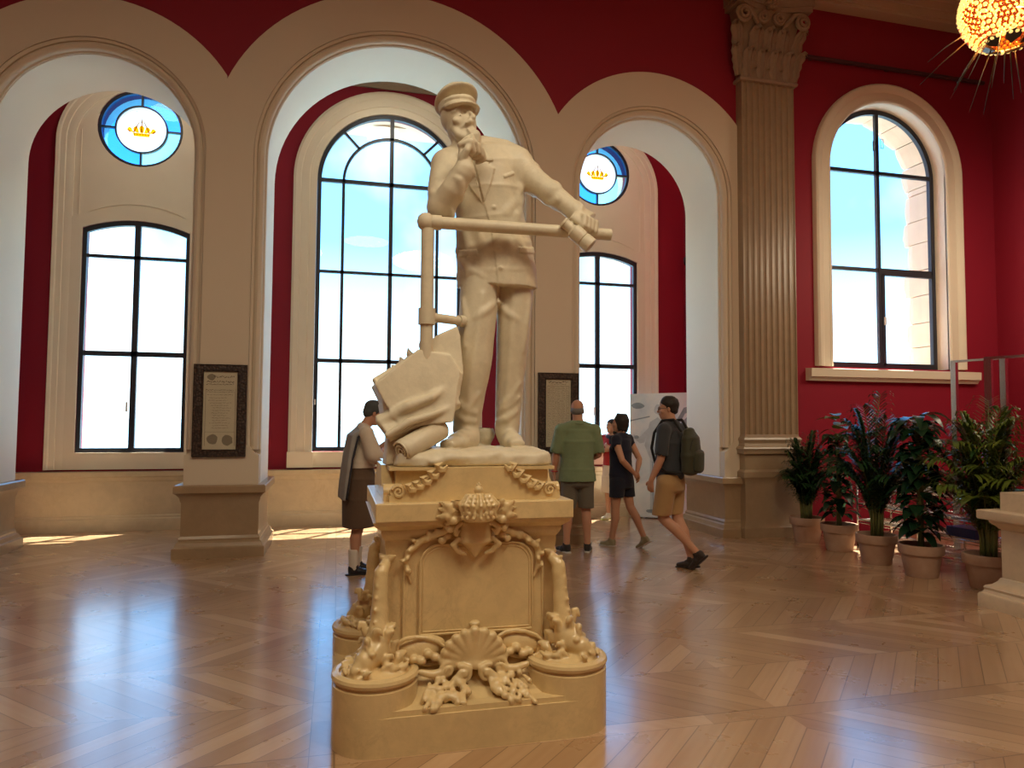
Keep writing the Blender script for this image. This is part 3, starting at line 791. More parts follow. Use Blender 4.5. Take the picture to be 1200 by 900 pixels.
    def ripple(s, amp, freq, seed=0, lo=None, hi=None, dirs=None):
        """shallow irregular folds"""
        rng = np.random.RandomState(seed)
        sl, X, Y, Z = s._win(lo if lo is not None else s.lo, hi if hi is not None else s.lo+s.n*s.vox)
        f = 0
        for i in range(4):
            d = rng.normal(size=3) if dirs is None else np.array(dirs[i % len(dirs)], float)+rng.normal(size=3)*.25
            d = d/np.linalg.norm(d)*freq*(.7+.6*rng.rand()); ph = rng.rand()*6.3
            f = f+np.sin(X*d[0]+Y*d[1]+Z*d[2]+ph+1.3*np.sin(X*d[1]*.6-Z*d[0]*.6+ph*2))
        s.D[sl] += amp*(f/4).astype(np.float32); return s
    def mesh(s):
        D = s.D; ins = D < 0
        n = np.array(D.shape)-1
        c = np.zeros(n, np.int8)
        for i in (0, 1):
            for j in (0, 1):
                for k in (0, 1): c += ins[i:n[0]+i, j:n[1]+j, k:n[2]+k]
        cells = np.argwhere((c > 0) & (c < 8))
        idx = np.full(n, -1, np.int32); idx[tuple(cells.T)] = np.arange(len(cells))
        acc = np.zeros((len(cells), 3), np.float64); cnt = np.zeros(len(cells))
        cor = [(i, j, k) for i in (0, 1) for j in (0, 1) for k in (0, 1)]
        val = {q: D[cells[:, 0]+q[0], cells[:, 1]+q[1], cells[:, 2]+q[2]] for q in cor}
        for q in cor:
            for a in range(3):
                if q[a] == 0:
                    r = list(q); r[a] = 1; r = tuple(r)
                    v0, v1 = val[q], val[r]; m = (v0 < 0) != (v1 < 0)
                    t = v0[m]/(v0[m]-v1[m]); p = np.tile(np.array(q, float), (int(m.sum()), 1)); p[:, a] = t
                    acc[m] += p; cnt[m] += 1
        V = s.lo+(cells+acc/cnt[:, None])*s.vox
        F = []
        for a in range(3):
            b, e = (a+1) % 3, (a+2) % 3
            sl0 = [slice(None)]*3; sl1 = [slice(None)]*3
            sl0[a] = slice(0, -1); sl1[a] = slice(1, None)
            ch = ins[tuple(sl0)] != ins[tuple(sl1)]
            ed = np.argwhere(ch)
            ed = ed[(ed[:, b] > 0) & (ed[:, e] > 0) & (ed[:, b] < n[b]) & (ed[:, e] < n[e])]
            flip = ins[tuple(ed.T)]
            def ci(db, de):
                q = ed.copy(); q[:, b] -= db; q[:, e] -= de; return idx[tuple(q.T)]
            Q = np.stack([ci(1, 1), ci(0, 1), ci(0, 0), ci(1, 0)], 1)
            Q[~flip] = Q[~flip][:, ::-1]
            F.append(Q)
        return V, np.concatenate(F)
    def build(s, name, mat, parent=None, loc=None, label=None, cat=None, group=None, kind=None, relax=1):
        V, F = s.mesh()
        if len(V) == 0: raise RuntimeError('empty solid '+name)
        for _ in range(relax):                       # gentle smoothing of the voxel steps
            A = np.zeros_like(V); C = np.zeros(len(V))
            for i in range(4):
                np.add.at(A, F[:, i], V[F[:, (i+1) % 4]]); np.add.at(C, F[:, i], 1)
                np.add.at(A, F[:, i], V[F[:, (i-1) % 4]]); np.add.at(C, F[:, i], 1)
            V = V*.5+.5*A/np.maximum(C, 1)[:, None]
        off = np.array(wloc(parent)) if parent is not None else (np.array(loc) if loc is not None else np.zeros(3))
        me = bpy.data.meshes.new(name); V2 = (V-off).astype(np.float32)
        me.vertices.add(len(V2)); me.vertices.foreach_set('co', V2.ravel())
        me.loops.add(F.size); me.loops.foreach_set('vertex_index', F.ravel().astype(np.int32))
        me.polygons.add(len(F)); me.polygons.foreach_set('loop_start', np.arange(0, F.size, 4, dtype=np.int32))
        me.polygons.foreach_set('use_smooth', np.ones(len(F), bool)); me.update(calc_edges=True); me.validate()
        me.materials.append(mat)
        o = bpy.data.objects.new(name, me); COL.objects.link(o)
        if parent is not None: o.parent = parent
        elif loc is not None: o.location = loc
        return tag(o, label, cat, group, kind)
# ================================================================== THE STATUE
SY = 4.10
MPX = 0.00502                                   # metres per photograph pixel at the statue
def Q(x, y, dy=0.0): return np.array(at(x, y, SY+dy))
def rot_axes(f, up=(0, 0, 1)):
    f = Vector(f).normalized(); r = f.cross(Vector(up)).normalized(); u = r.cross(f)
    return r, f, u
def hit(f, px, py, y0=3.45, y1=4.5):
    """where the sight line through a photograph pixel meets a solid's front"""
    a = np.array(at(px, py, y0)); b = np.array(at(px, py, y1)); n = 420
    P = a+(b-a)*np.linspace(0, 1, n)[:, None]
    I = np.round((P-f.lo)/f.vox).astype(int); ok = ((I >= 0) & (I < f.n)).all(1)
    Dv = np.full(n, 9.0); Dv[ok] = f.D[tuple(I[ok].T)]
    w = np.argwhere(Dv < 0)
    return P[w[0, 0]] if len(w) else None
def trace(f, pts, sub=4):
    out = []
    for (x0, y0), (x1, y1) in zip(pts[:-1], pts[1:]):
        for k in range(sub):
            p = hit(f, x0+(x1-x0)*k/sub, y0+(y1-y0)*k/sub)
            if p is not None: out.append(p)
    p = hit(f, *pts[-1])
    if p is not None: out.append(p)
    return out
def groove(f, pts, r=.006, k=.003):
    t = trace(f, pts)
    if len(t) > 1: f.chain(t, [r]*len(t), k, 's')
def ridge(f, pts, r=.016, out=.008, k=.022):
    t = trace(f, pts)
    if len(t) > 1:
        t = [p+np.array([0, r-out, 0]) for p in t]; n = len(t)
        f.chain(t, [r*(.55+.45*math.sin(PI*(i+.5)/n)) for i in range(n)], k)
def emboss(f, poly, h, yfront=None):
    """raise the front of a solid inside an outline"""
    yf = SY-.03 if yfront is None else yfront
    P3 = [at(x, y, 3.9) for x, y in poly]
    sl, X, Y, Z = f._win((min(p.x for p in P3)-.15, f.lo[1], min(p.z for p in P3)-.1), (max(p.x for p in P3)+.15, yf, max(p.z for p in P3)+.1))
    vx, vy, vz = X, Y, Z-EYE
    dd = vx*cF.x+vy*cF.y+vz*cF.z
    U = 600+FPX*(vx*cR.x+vy*cR.y+vz*cR.z)/dd; V = 450-FPX*(vx*cU.x+vy*cU.y+vz*cU.z)/dd
    ins = np.zeros(U.shape, bool); n = len(poly)
    for i in range(n):
        (x0, y0), (x1, y1) = poly[i], poly[(i+1) % n]
        if y0 == y1: continue
        c = ((y0 > V) != (y1 > V)) & (U < (x1-x0)*(V-y0)/(y1-y0)+x0)
        ins ^= c
    A = f.D[sl]; A[ins] -= h
statue = empty('marble_statue', (0.72, SY, 1.30), 'marble statue of a bearded man in a peaked cap, hand at chin, leaning on rail', 'statue')
# ---- figure
s = SDF((.42, 3.55, 1.36), (1.66, 4.42, 3.53), .0056)
m_ = MPX
UX, UY = (1, 0, 0), (0, 1, 0)
# trousers
rl = [Q(564, 322, .0), Q(559, 380, -.03), Q(557, 425, -.04), Q(550, 470, -.015), Q(546, 502, .0)]
ll = [Q(604, 322, .04), Q(602, 380, .02), Q(599, 425, .03), Q(596, 470, .06), Q(594, 503, .07)]
s.chain(rl, [24*m_, 22*m_, 19.3*m_, 17*m_, 15.5*m_], .03)
s.chain(ll, [23*m_, 20.5*m_, 18*m_, 16*m_, 14.8*m_], .03)
rng = random.Random(11)
def wrap(s, a, b, ra, rb, t, w, amp, tilt=(0, 0, .05), span=(0, 2*PI), k=.02):
    """a soft fold round a limb"""
    a, b = Vector(a), Vector(b); d = (b-a).normalized(); u = d.orthogonal().normalized(); v = d.cross(u)
    c = a.lerp(b, t); r = ra+(rb-ra)*t
    pts = []
    for i in range(9):
        an = span[0]+(span[1]-span[0])*i/8
        pts.append(np.array(c+(u*math.cos(an)+v*math.sin(an))*(r-w*.72)+d*(tilt[2]*math.sin(an*1.0+tilt[0])+.012*math.sin(an*3+tilt[1]))))
    s.chain(pts, [w*.4]+[w]*7+[w*.4], k)
for pts, r, o in (([(566, 345), (559, 400), (555, 440), (546, 492)], .020, .007), ([(603, 345), (600, 400), (597, 440), (594, 492)], .018, .007),
    ([(583, 352), (572, 362), (558, 372)], .016, .008), ([(585, 354), (594, 366), (606, 374)], .014, .007), 
    ([(537, 470), (546, 480), (557, 484)], .014, .010), ([(534, 484), (544, 492), (556, 494)], .014, .010), ([(560, 462), (551, 474), (540, 484)], .012, .008), ([(584, 482), (594, 476), (607, 466)], .014, .010), ([(583, 494), (594, 490), (605, 482)], .013, .009), ([(608, 450), (600, 464), (588, 474)], .012, .008),
    ([(543, 352), (548, 380), (546, 405)], .016, .006), ([(620, 350), (617, 380), (613, 410)], .014, .006)): ridge(s, pts, r*.7, o*.45, .03)
groove(s, [(584, 340), (583, 358)], .010, .01)
# shoes
def shoe(heel, toe, r):
    h, t = Vector(heel), Vector(toe); d = (t-h); d.z = 0; L = d.length; d.normalize(); sd_ = Vector((-d.y, d.x, 0))
    z0 = min(heel[2], toe[2])
    s.ecap(np.array(h+d*.02), np.array(h+d*L*.6), r*.8, r*.95, r*1.0, r*.85, np.array(sd_), (0, 0, 1), .03)
    s.ecap(np.array(h+d*L*.5), np.array(h+d*L*.92-Vector((0, 0, r*.25))), r*1.0, r*.8, r*.85, r*.5, np.array(sd_), (0, 0, 1), .03)
    s.cone(np.array(h+d*L*.1+Vector((0, 0, r*.5))), np.array(h+d*L*.42+Vector((0, 0, r*.55))), r*.85, r*.6, .03)
    # welted sole
    s.ecap(np.array(h+d*.01-Vector((0, 0, r*.75))), np.array(h+d*L*.98-Vector((0, 0, r*.75))), r*.85, .012, r*.9, .010, np.array(sd_), (0, 0, 1), .008, capr=6)
ZF = 1.378
sh1h, sh1t = Q(555, 512, -.02), Q(521, 520, -.27); sh2h, sh2t = Q(592, 513, .10), Q(608, 519, -.15)
for hh, tt in ((sh1h, sh1t), (sh2h, sh2t)): hh[2] = ZF+.045; tt[2] = ZF+.045
shoe(sh1h, sh1t, .056); shoe(sh2h, sh2t, .054)
# jacket: skirts, waist, chest
jk = SDF((.42, 3.55, 1.36), (1.66, 4.42, 3.53), .0056)
J = [(Q(583, 345, .02), 49, 31), (Q(582, 322, .02), 48, 31), (Q(578, 290, .02), 45.5, 31), (Q(574, 258, .01), 40.5, 29.5), (Q(571, 225, .0), 40.5, 29), (Q(569, 198, .0), 41, 27), (Q(566, 181, .01), 33, 21)]
jk.loft([(c0, w0*m_, d0*m_) for c0, w0, d0 in J], UX, UY, .0, kk=.012)
# shoulders and neck slope
jk.chain([Q(524, 192, .0), Q(545, 177, .0), Q(566, 172, .02), Q(590, 178, .02), Q(605, 190, .0)], [16*m_, 14*m_, 13*m_, 14*m_, 17*m_], .05)
jk.cut(Q(583, 337, 0), (0.02, .0, -1))
jk.ripple(.0020, 18, 5)
for pts, r, o in (([(611, 212), (604, 236), (592, 248)], .018, .010), ([(612, 226), (606, 250), (604, 258)], .014, .008), ([(600, 268), (610, 292), (620, 318)], .018, .008), ([(545, 268), (551, 290), (549, 322)], .018, .008),
    ([(590, 268), (596, 296), (592, 330)], .014, .006), ([(562, 270), (568, 296), (563, 328)], .014, .006), ([(585, 272), (574, 290), (560, 300)], .012, .006), ([(600, 190), (606, 205), (609, 222)], .014, .008), ([(538, 300), (550, 316), (566, 324)], .014, .007)): ridge(jk, pts, r, o*.30, .03)
emboss(jk, [(556, 160), (640, 160), (640, 345), (583.5, 345), (582, 318), (578.5, 290), (574.5, 262), (567, 238), (556, 205)], .006)      # the lap of the front
emboss(jk, [(559, 172), (570, 177), (578, 187), (572, 192), (580, 197), (575, 216), (567, 236), (562, 216), (556, 192)], .011)              # lapel
emboss(jk, [(548, 178), (541, 190), (546, 195), (542, 202), (552, 222), (565, 238), (560, 216), (553, 192)], .010)
groove(jk, [(568, 189), (577, 189.5)], .006, .002)
emboss(jk, [(536, 292.5), (559, 291), (560, 299), (536, 302)], .006); groove(jk, [(536, 292.5), (559, 291)], .006, .002)
emboss(jk, [(609, 288.5), (630, 289.5), (630, 297), (609, 297)], .006); groove(jk, [(609, 288.5), (630, 289)], .006, .002)
emboss(jk, [(590, 205), (602, 201), (603, 204.5), (591, 208.5)], .007)
for y_ in (243, 266, 291, 314):
    p = hit(jk, 579+(y_-243)*.11, y_)
    if p is not None: jk.ell(p, (.014, .010, .014), None, .003)
# sleeves
ra = [Q(523, 194, .0), Q(518, 220, -.08), Q(517, 243, -.15)]
ra2 = [Q(517, 244, -.15), Q(530, 223, -.23), Q(542, 203, -.27)]
jk.chain(ra, [18*m_, 16.5*m_, 15.5*m_], .03); jk.chain(ra2, [15.5*m_, 13.5*m_, 11.5*m_], .02)
la = [Q(606, 192, .0), Q(626, 212, -.06), Q(645, 226, -.12)]
la2 = [Q(645, 226, -.12), Q(660, 237, -.17), Q(672, 247, -.21)]
jk.chain(la, [18*m_, 15.5*m_, 13.5*m_], .03); jk.chain(la2, [13.5*m_, 12*m_, 11*m_], .02)
for (a, b, r0, r1), ts in (((ra[0], ra[1], 18, 16.5), (.2, .6)), ((ra[1], ra[2], 16.5, 15.5), (.1, .5, .9)), ((ra2[0], ra2[1], 15.5, 13.5), (.2, .6)), ((ra2[1], ra2[2], 13.5, 11.5), (.2, .7)),
                           ((la[0], la[1], 18, 15.5), (.25, .6, .9)), ((la[1], la[2], 15.5, 13.5), (.3, .7)), ((la2[0], la2[1], 13.5, 12), (.1, .5)), ((la2[1], la2[2], 12, 11), (.1, .6))):
    for t in ts:
        a0 = rng.uniform(0, 6); wrap(jk, a, b, r0*m_, r1*m_, t, .016, 0, (rng.uniform(0, 6), rng.uniform(0, 6), rng.choice((-.07, .07, .05))), (a0, a0+3.2), .022)
# cuffs
jk.cone(ra2[2], Q(544, 199, -.275), 12.0*m_, 11.6*m_, .004); jk.cone(la2[2], Q(674, 249, -.215), 11.4*m_, 11.0*m_, .004)
jk.cone(Q(543, 201, -.275), Q(548, 191, -.28), 10.2*m_, 9.6*m_, .0, 's') if False else None
s.D = np.minimum(s.D, jk.D); del jk
# ---- neck, head
hf = Vector((.50, -.85, .10)).normalized(); hr, hf, hu = rot_axes(hf, (-.10, 0, 1))
HCn = Vector(Q(539, 141, -.02))
def H(r, f, u): return np.array(HCn + hr*r + hf*f + hu*u)
AX = (hr, hf, hu)
s.cone(Q(551, 180, .0), H(0, -.02, -.06), .075, .070, .03)
s.chain([Q(536, 181, -.06), Q(550, 186, -.11), Q(566, 177, -.06)], [.022, .026, .022], .012)      # collar
s.ell(H(0, -.022, .035), (.090, .112, .112), AX, .02)                 # skull
s.ell(H(0, .018, -.040), (.078, .088, .100), AX, .02)                 # face
s.ell(H(0, .040, -.115), (.055, .058, .050), AX, .03)                 # jaw
s.ell(H(-.088, -.012, -.030), (.010, .022, .034), AX, .008)
fn = np.array(hf)
def feat(x, y, out, r, k=.006, op='u', r2=None):
    p = hit(s, x, y)
    if p is not None: s.ell(p+fn*out, r, AX, k, op)
    return p
for (x, y) in ((541, 132.0), (555.5, 130.2)): feat(x, y, .010, (.024, .020, .015), .010, 's')
brow = [trace(s, q, 2) for q in ([(531, 131), (537, 127), (546, 127.5)], [(551, 126.5), (556, 125.5), (560, 127.5)])]
for q in brow: s.chain([p-fn*.002 for p in q], [.010]*len(q), .008)
for (x, y) in ((541, 132.0), (555.5, 130.2)): feat(x, y, -.004, (.015, .010, .009), .004)
for (x, y) in ((541, 134.6), (555.5, 132.8)): feat(x, y, -.002, (.016, .006, .004), .004)
n0 = hit(s, 549.5, 129.5); n1 = hit(s, 552, 139.5)
s.chain([n0-fn*.006, n0*.45+n1*.55+fn*.014, n1+fn*.022], [.011, .013, .016], .010)
for e in (-1, 1): s.ell(n1+fn*.010+np.array(hr)*e*.015+np.array(hu)*-.002, (.010, .013, .009), AX, .005)
feat(536, 141, -.008, (.030, .020, .020), .02); feat(559, 139, -.010, (.016, .018, .018), .02)
s.chain([H(-.066, .010, -.07), H(-.060, .035, -.115), H(-.030, .075, -.150), H(0, .090, -.165)], [.022, .026, .032, .034], .02)
s.chain([H(.066, .010, -.07), H(.060, .035, -.115), H(.030, .075, -.150)], [.022, .026, .032], .02)
m0 = hit(s, 553, 143.5); ml = hit(s, 541, 149.5); mr = hit(s, 562, 147) 
if mr is None: mr = m0+np.array(hr)*.05-np.array(hu)*.015
s.chain([m0+fn*.008, (m0+ml)/2+fn*.010+np.array(hu)*.006, ml+fn*.0], [.014, .017, .006], .007)
s.chain([m0+fn*.008, (m0+mr)/2+fn*.008+np.array(hu)*.006, mr+fn*.0], [.014, .016, .006], .007)
feat(553.5, 149.0, .002, (.024, .010, .0045), .004, 's')
b0 = hit(s, 553.5, 152.5)
s.chain([b0-fn*.010, b0+fn*.008-np.array(hu)*.040, b0+fn*.012-np.array(hu)*.095], [.026, .040, .024], .018)
for i in range(7):
    e = (i-3)/3; q = b0+np.array(hr)*.034*e
    s.chain([q+fn*(.010-.012*abs(e)), q+fn*(.042-.018*abs(e))-np.array(hu)*.040, q*.6+b0*.4+fn*(.036-.012*abs(e))-np.array(hu)*.095], [.006, .008, .005], .005)
# ---- captain's cap: band, soft crown, visor
capu = (hu*.97-hf*.20-hr*.10).normalized()
cr_, cf_, cu_ = rot_axes(hf, capu); 
CC = HCn + hu*.072 - hf*.014
def K(r, f, u): return np.array(CC + cr_*r + cf_*f + cu_*u)
AC = (cr_, cf_, cu_)
s.ecap(K(0, 0, -.012), K(0, 0, .035), .098, .124, .100, .127, np.array(cr_), np.array(cf_), .004, capr=.1)
s.ecap(K(-.004, -.010, .062), K(-.006, -.014, .078), .120, .148, .116, .142, np.array(cr_), np.array(cf_), .014, capr=.22)
s.chain([K(.100*math.sin(a), .127*math.cos(a), .018) for a in np.linspace(-1.5, 1.5, 9)], [.007]*9, .004)
for i in range(21):
    a = (i-10)/10*1.14
    s.ecap(K(.092*math.sin(a), .112*math.cos(a), -.010), K(.098*math.sin(a), .112*math.cos(a)+.046*math.cos(a*1.3), -.032), .026, .007, .02, .005, np.array(cr_), np.array(cu_), .003, capr=1.0)
# ---- right hand: fist against the chin, forefinger along the cheek
def finger(pts, r0, r1, k=.005): s.chain(pts, [r0+(r1-r0)*i/(len(pts)-1) for i in range(len(pts))], k)
w0 = Q(543, 199, -.275)
s.cone(w0, Q(545, 190, -.275), .040, .038, .015)
s.ecap(Q(544, 191, -.268), Q(546, 175, -.262), .044, .030, .052, .030, np.array(Vector((.75, .65, 0)).normalized()), np.array(Vector((.65, -.75, 0)).normalized()), .015)
kn = [Q(540, 170, -.290), Q(545, 168.5, -.268), Q(549.5, 170, -.248), Q(553.5, 173, -.232)]
for i, kq in enumerate(kn):
    v = np.array([.048, -.034+.006*i, .010-.008*i]); p1 = kq+v; p2 = p1+np.array([.022, .026, -.042]); p3 = p2+np.array([-.034, .020, -.014])
    finger([kq, p1, p2, p3], .0205, .0155, .004)
finger([Q(542, 186, -.30), Q(547, 176, -.325), Q(552, 167, -.315), Q(554, 161, -.290)], .023, .015)         # thumb up to the beard
finger([Q(540, 170, -.290), Q(547, 163, -.30), Q(553, 159, -.262)], .019, .014)                              # forefinger under the lip
# ---- left hand closed on the rail
hw = Q(675, 249, -.218)
s.cone(hw, Q(678, 252, -.22), .034, .036, .015)
s.ecap(Q(677, 251, -.225), Q(688, 258, -.245), .048, .030, .052, .030, np.array(Vector((.35, -.9, .1)).normalized()), np.array(Vector((-.4, 0, .9)).normalized()), .015)
for i in range(4):
    b = Q(680+4.3*i, 253+2.3*i, -.270+.012*i)
    finger([b, b+np.array([.012, -.042, -.018]), b+np.array([.004, -.050, -.070]), b+np.array([-.014, -.020, -.094])], .0215, .0165, .004)
finger([Q(675, 255, -.22), Q(669, 262, -.27), Q(666, 268, -.30)], .021, .016)
s.ripple(.0016, 60, 9, (.42, 3.55, 1.45), (1.66, 4.42, 3.10))
s.build('figure', M['statue'], statue)
# ---- the spyglass held under the hand
g = MB()
a, b = Vector(Q(660, 260, -.285)), Vector(Q(693, 289, -.33)); d = b-a
g.tube([a, a+d*.06, a+d*.06, a+d*.30, a+d*.34, a+d*.36, a+d*.68, a+d*.70, a+d*.74, a+d*.97, b], [.030, .036, .030, .030, .038, .046, .046, .041, .046, .048, .038], 18)
g.build('spyglass', M['statue'], statue, smooth=.7)
# ---- bridge rail of round tube with ball joint, post and tee
r_ = MB(); RY = -.235
L0, L1 = Vector(Q(499, 260, RY)), Vector(Q(715, 260.5, RY)); L1.z = L0.z + .005
r_.tube([L0, L0.lerp(L1, .5), L1], .0350, 20)
r_.lathe([(0, -.052), (.025, -.046), (.042, -.030), (.050, 0), (.042, .030), (.025, .046), (0, .052)], L0, 20)
r_.tube([L0+Vector((.03, 0, 0)), L0+Vector((.085, 0, 0))], .042, 20)
r_.build('hand_rail', M['statue'], statue, smooth=.7)
r_ = MB()
P0 = L0 + Vector((.012, 0, -.04)); P1 = Vector(Q(499, 424, RY)); P1.x = P0.x
r_.tube([P0, P1], .0365, 20)
T0 = Vector(Q(500, 371, RY)); T0.x = P0.x
r_.tube([T0+Vector((0, 0, .045)), T0-Vector((0, 0, .045))], .047, 20)
T1 = Vector(Q(543, 373, -.10)); T1.z = T0.z
r_.tube([T0, T0.lerp(T1, .86), T0.lerp(T1, .86), T1], [.026, .026, .034, .034], 18)
r_.build('rail_post', M['statue'], statue, smooth=.7)
# ---- charts and papers heaped at his side, with a roll
c = SDF((.10, 3.50, 1.28), (.80, 4.36, 2.14), .0065)
def sheet(f, a, b, cc, d, th, k=.01):
    """a thick stiff sheet through four corners"""
    a, b, cc, d = map(Vector, (a, b, cc, d)); ctr = (a+b+cc+d)/4
    u = ((b-a)+(cc-d)).normalized(); v = ((d-a)+(cc-b)); v = (v-u*v.dot(u)).normalized(); w = u.cross(v)
    hu_ = max((b-a).length, (cc-d).length)/2; hv = max((d-a).length, (cc-b).length)/2
    f.box(np.array(ctr), (hu_, hv, th), (u, v, w), .006, k)
def hull(f, pts, y0, y1, k=.0):
    """a solid with a hand-cut convex outline in the photograph and its own depth"""
    P = [Vector(Q(x, y)) for x, y in pts]
    ctr = sum(P, Vector())/len(P)
    sl, X, Y, Z = f._win(f.lo, f.lo+f.n*f.vox)
    d = np.maximum(y0+(Z-ctr.z)*.18-Y, Y-y1) + 0*X
    for p, q in zip(P, P[1:]+P[:1]):
        e = (q-p); n = Vector((e.z, 0, -e.x)).normalized()
        if n.dot(p-ctr) < 0: n = -n
        d = np.maximum(d, (X-p.x)*n.x+(Z-p.z)*n.z)
    f._op(sl, d, k, 'u')
hull(c, [(530, 386), (506, 398), (478, 420), (470, 427), (460, 470), (470, 548), (478, 548), (497, 518), (528, 480), (535, 440), (533, 398)], 3.84, 4.22, .01)
hull(c, [(484, 414), (436, 453), (446, 474), (466, 500), (520, 494), (531, 440), (520, 420)], 3.80, 4.20, .008)
hull(c, [(447, 472), (429.5, 484), (449, 504), (455, 546), (482, 549), (494, 508), (470, 474)], 3.84, 4.25, .006)
# folded lower sheet, turned edges
sheet(c, Q(446, 492, -.26), Q(527, 448, -.20), Q(530, 480, -.26), Q(455, 512, -.36), .028, .02)
c.chain([Q(446, 494, -.30), Q(478, 476, -.33), Q(505, 466, -.32), Q(527, 452, -.25)], [.022, .028, .026, .018], .02)
c.chain([Q(455, 510, -.38), Q(480, 494, -.38), Q(505, 486, -.36), Q(526, 478, -.30)], [.018, .020, .018, .014], .02)
sheet(c, Q(440, 455, -.22), Q(483, 417, -.12), Q(528, 446, -.16), Q(470, 472, -.27), .016, .01)
# ragged turned-up corners along the upper edge
for x_, y_, h_ in ((480, 415, 9), (471, 424, 7), (462, 432, 5), (494, 405, 6)):
    c.cone(Q(x_, y_, -.06), Q(x_-2, y_-h_*.8, -.05), .020, .006, .012)
c.chain([Q(478, 420, -.13), Q(488, 424, -.145), Q(497, 420, -.14)], [.012, .016, .01], .01)
# blocks of books below
sheet(c, Q(455, 545, -.22), Q(480, 545, -.22), Q(484, 510, -.20), Q(452, 506, -.22), .06, .012)
c.ripple(.004, 26, 21)
c.cut((0, 0, 1.303), (0, 0, -1))
c.build('chart_heap', M['statue'], statue)
ro = MB()
a, b = Vector(Q(471, 529, -.40)), Vector(Q(518, 501, -.25)); d = (b-a).normalized()
u = d.orthogonal().normalized(); v = d.cross(u); pts = []
R0 = .062
ro.tube([a, a+d*.012, b-d*.012, b], [R0-.008, R0, R0, R0-.01], 24, cap=False)
sp_ = []
for k in range(60):
    an = k/59*PI*5; rr = R0-.006-.046*k/59
    sp_.append(a-d*.004+u*rr*math.cos(an)+v*rr*math.sin(an))
ro.tube(sp_, .0055, 6); 
ro.tube([a+d*.012, a+d*.011], [R0-.004, .001], 24)
ro.build('chart_roll', M['statue'], statue, smooth=.8)
# ---- rocky ground under the feet
k_ = SDF((.16, 3.50, 1.26), (1.36, 4.62, 1.50), .0075)
k_.box((.73, 4.08, 1.332), (.425, .40, .044), None, .035, .01)
k_.ecap(Q(505, 537, -.28), Q(585, 535, -.24), .14, .034, .12, .036, UY, (0, 0, 1), .04, capr=1.2)
k_.ecap(Q(470, 548, -.30), Q(505, 538, -.30), .10, .03, .14, .04, UY, (0, 0, 1), .04, capr=1.2)
k_.ell(Q(560, 530, 0), (.28, .24, .026), None, .04); k_.ell(Q(600, 530, -.02), (.15, .26, .022), None, .04)
k_.box(np.array([(sh1h+sh1t)[0]/2+.03, (sh1h+sh1t)[1]/2+.03, 1.362]), (.10, .10, .020), None, .02, .03); k_.box(np.array([(sh2h+sh2t)[0]/2, (sh2h+sh2t)[1]/2, 1.362]), (.09, .15, .020), None, .02, .03); 
k_.ell(Q(566, 510, .16), (.07, .08, .085), None, .03)
k_.ripple(.010, 30, 3)
k_.ripple(.005, 80, 4)
k_.cut((0, 0, 1.302), (0, 0, -1))
sl = k_._win(k_.lo, (9, 9, 9))
k_.build('rock_base', M['statue'], statue)
# ================================================================== THE PEDESTAL
ped = empty('statue_pedestal', (.69, 4.05, 0), 'carved cream marble pedestal with a crown, shield, shell and dolphins under the statue', 'pedestal')
PM = M['pedestal']
DR = .205; DC = [(.203, 3.53), (1.177, 3.53), (1.177, 4.33), (.203, 4.33)]
CXm, CYm = .69, 3.93
# ---- base: four drums at the corners joined by low walls
b = MB()
def outline(inset, waist):
    """plan of the base: round corners, straight or drawn-in sides"""
    pts = []
    for (cx, cy), a0 in zip(DC, (PI, 1.5*PI, 0, .5*PI)):
        for k in range(13): 
            a = a0+PI/2*k/12; pts.append((cx+(DR-inset)*math.cos(a), cy+(DR-inset)*math.sin(a)))
    return pts
b.slab([outline(0, 0)], 0, .175)
b.slab([outline(.012, 0)], .175, .20)
b.build('base', PM, ped, smooth=.6)
for cx, cy in DC:
    dm = MB(); dm.lathe([(DR, .10), (DR, .285), (DR-.012, .290), (DR-.014, .300), (DR+.001, .308), (DR+.006, .322), (DR+.001, .336), (DR-.016, .345), (DR-.030, .343), (DR-.036, .328), (0, .325)], (cx, cy, 0), 40)
    dm.build('corner_drum', PM, ped, smooth=.6)
# sloping apron between the drums
ap = MB()
def apron(p0, p1, q0, q1, zt):
    vs = []
    n = 9
    for i in range(n):
        t = i/(n-1); e = 1-(1-t)**1.7
        z = .19+(zt-.19)*t**1.6
        vs += [Vector(p0).lerp(Vector(q0), e)+Vector((0, 0, z)), Vector(p1).lerp(Vector(q1), e)+Vector((0, 0, z))]
    fs = [(2*i, 2*i+1, 2*i+3, 2*i+2) for i in range(n-1)]
    ap.add(vs, fs)
apron((.36, 3.345, 0), (1.02, 3.345, 0), (.36, 3.66, 0), (1.02, 3.66, 0), .50)
apron((.018, 4.21, 0), (.018, 3.65, 0), (.27, 4.21, 0), (.27, 3.65, 0), .50)
apron((1.362, 3.65, 0), (1.362, 4.21, 0), (1.12, 3.65, 0), (1.12, 4.21, 0), .50)
apron((1.02, 4.52, 0), (.36, 4.52, 0), (1.02, 4.24, 0), (.36, 4.24, 0), .50)
ap.box(.27, 1.12, 3.66, 4.21, .15, .5)
ap.build('apron', PM, ped, smooth=1.0)
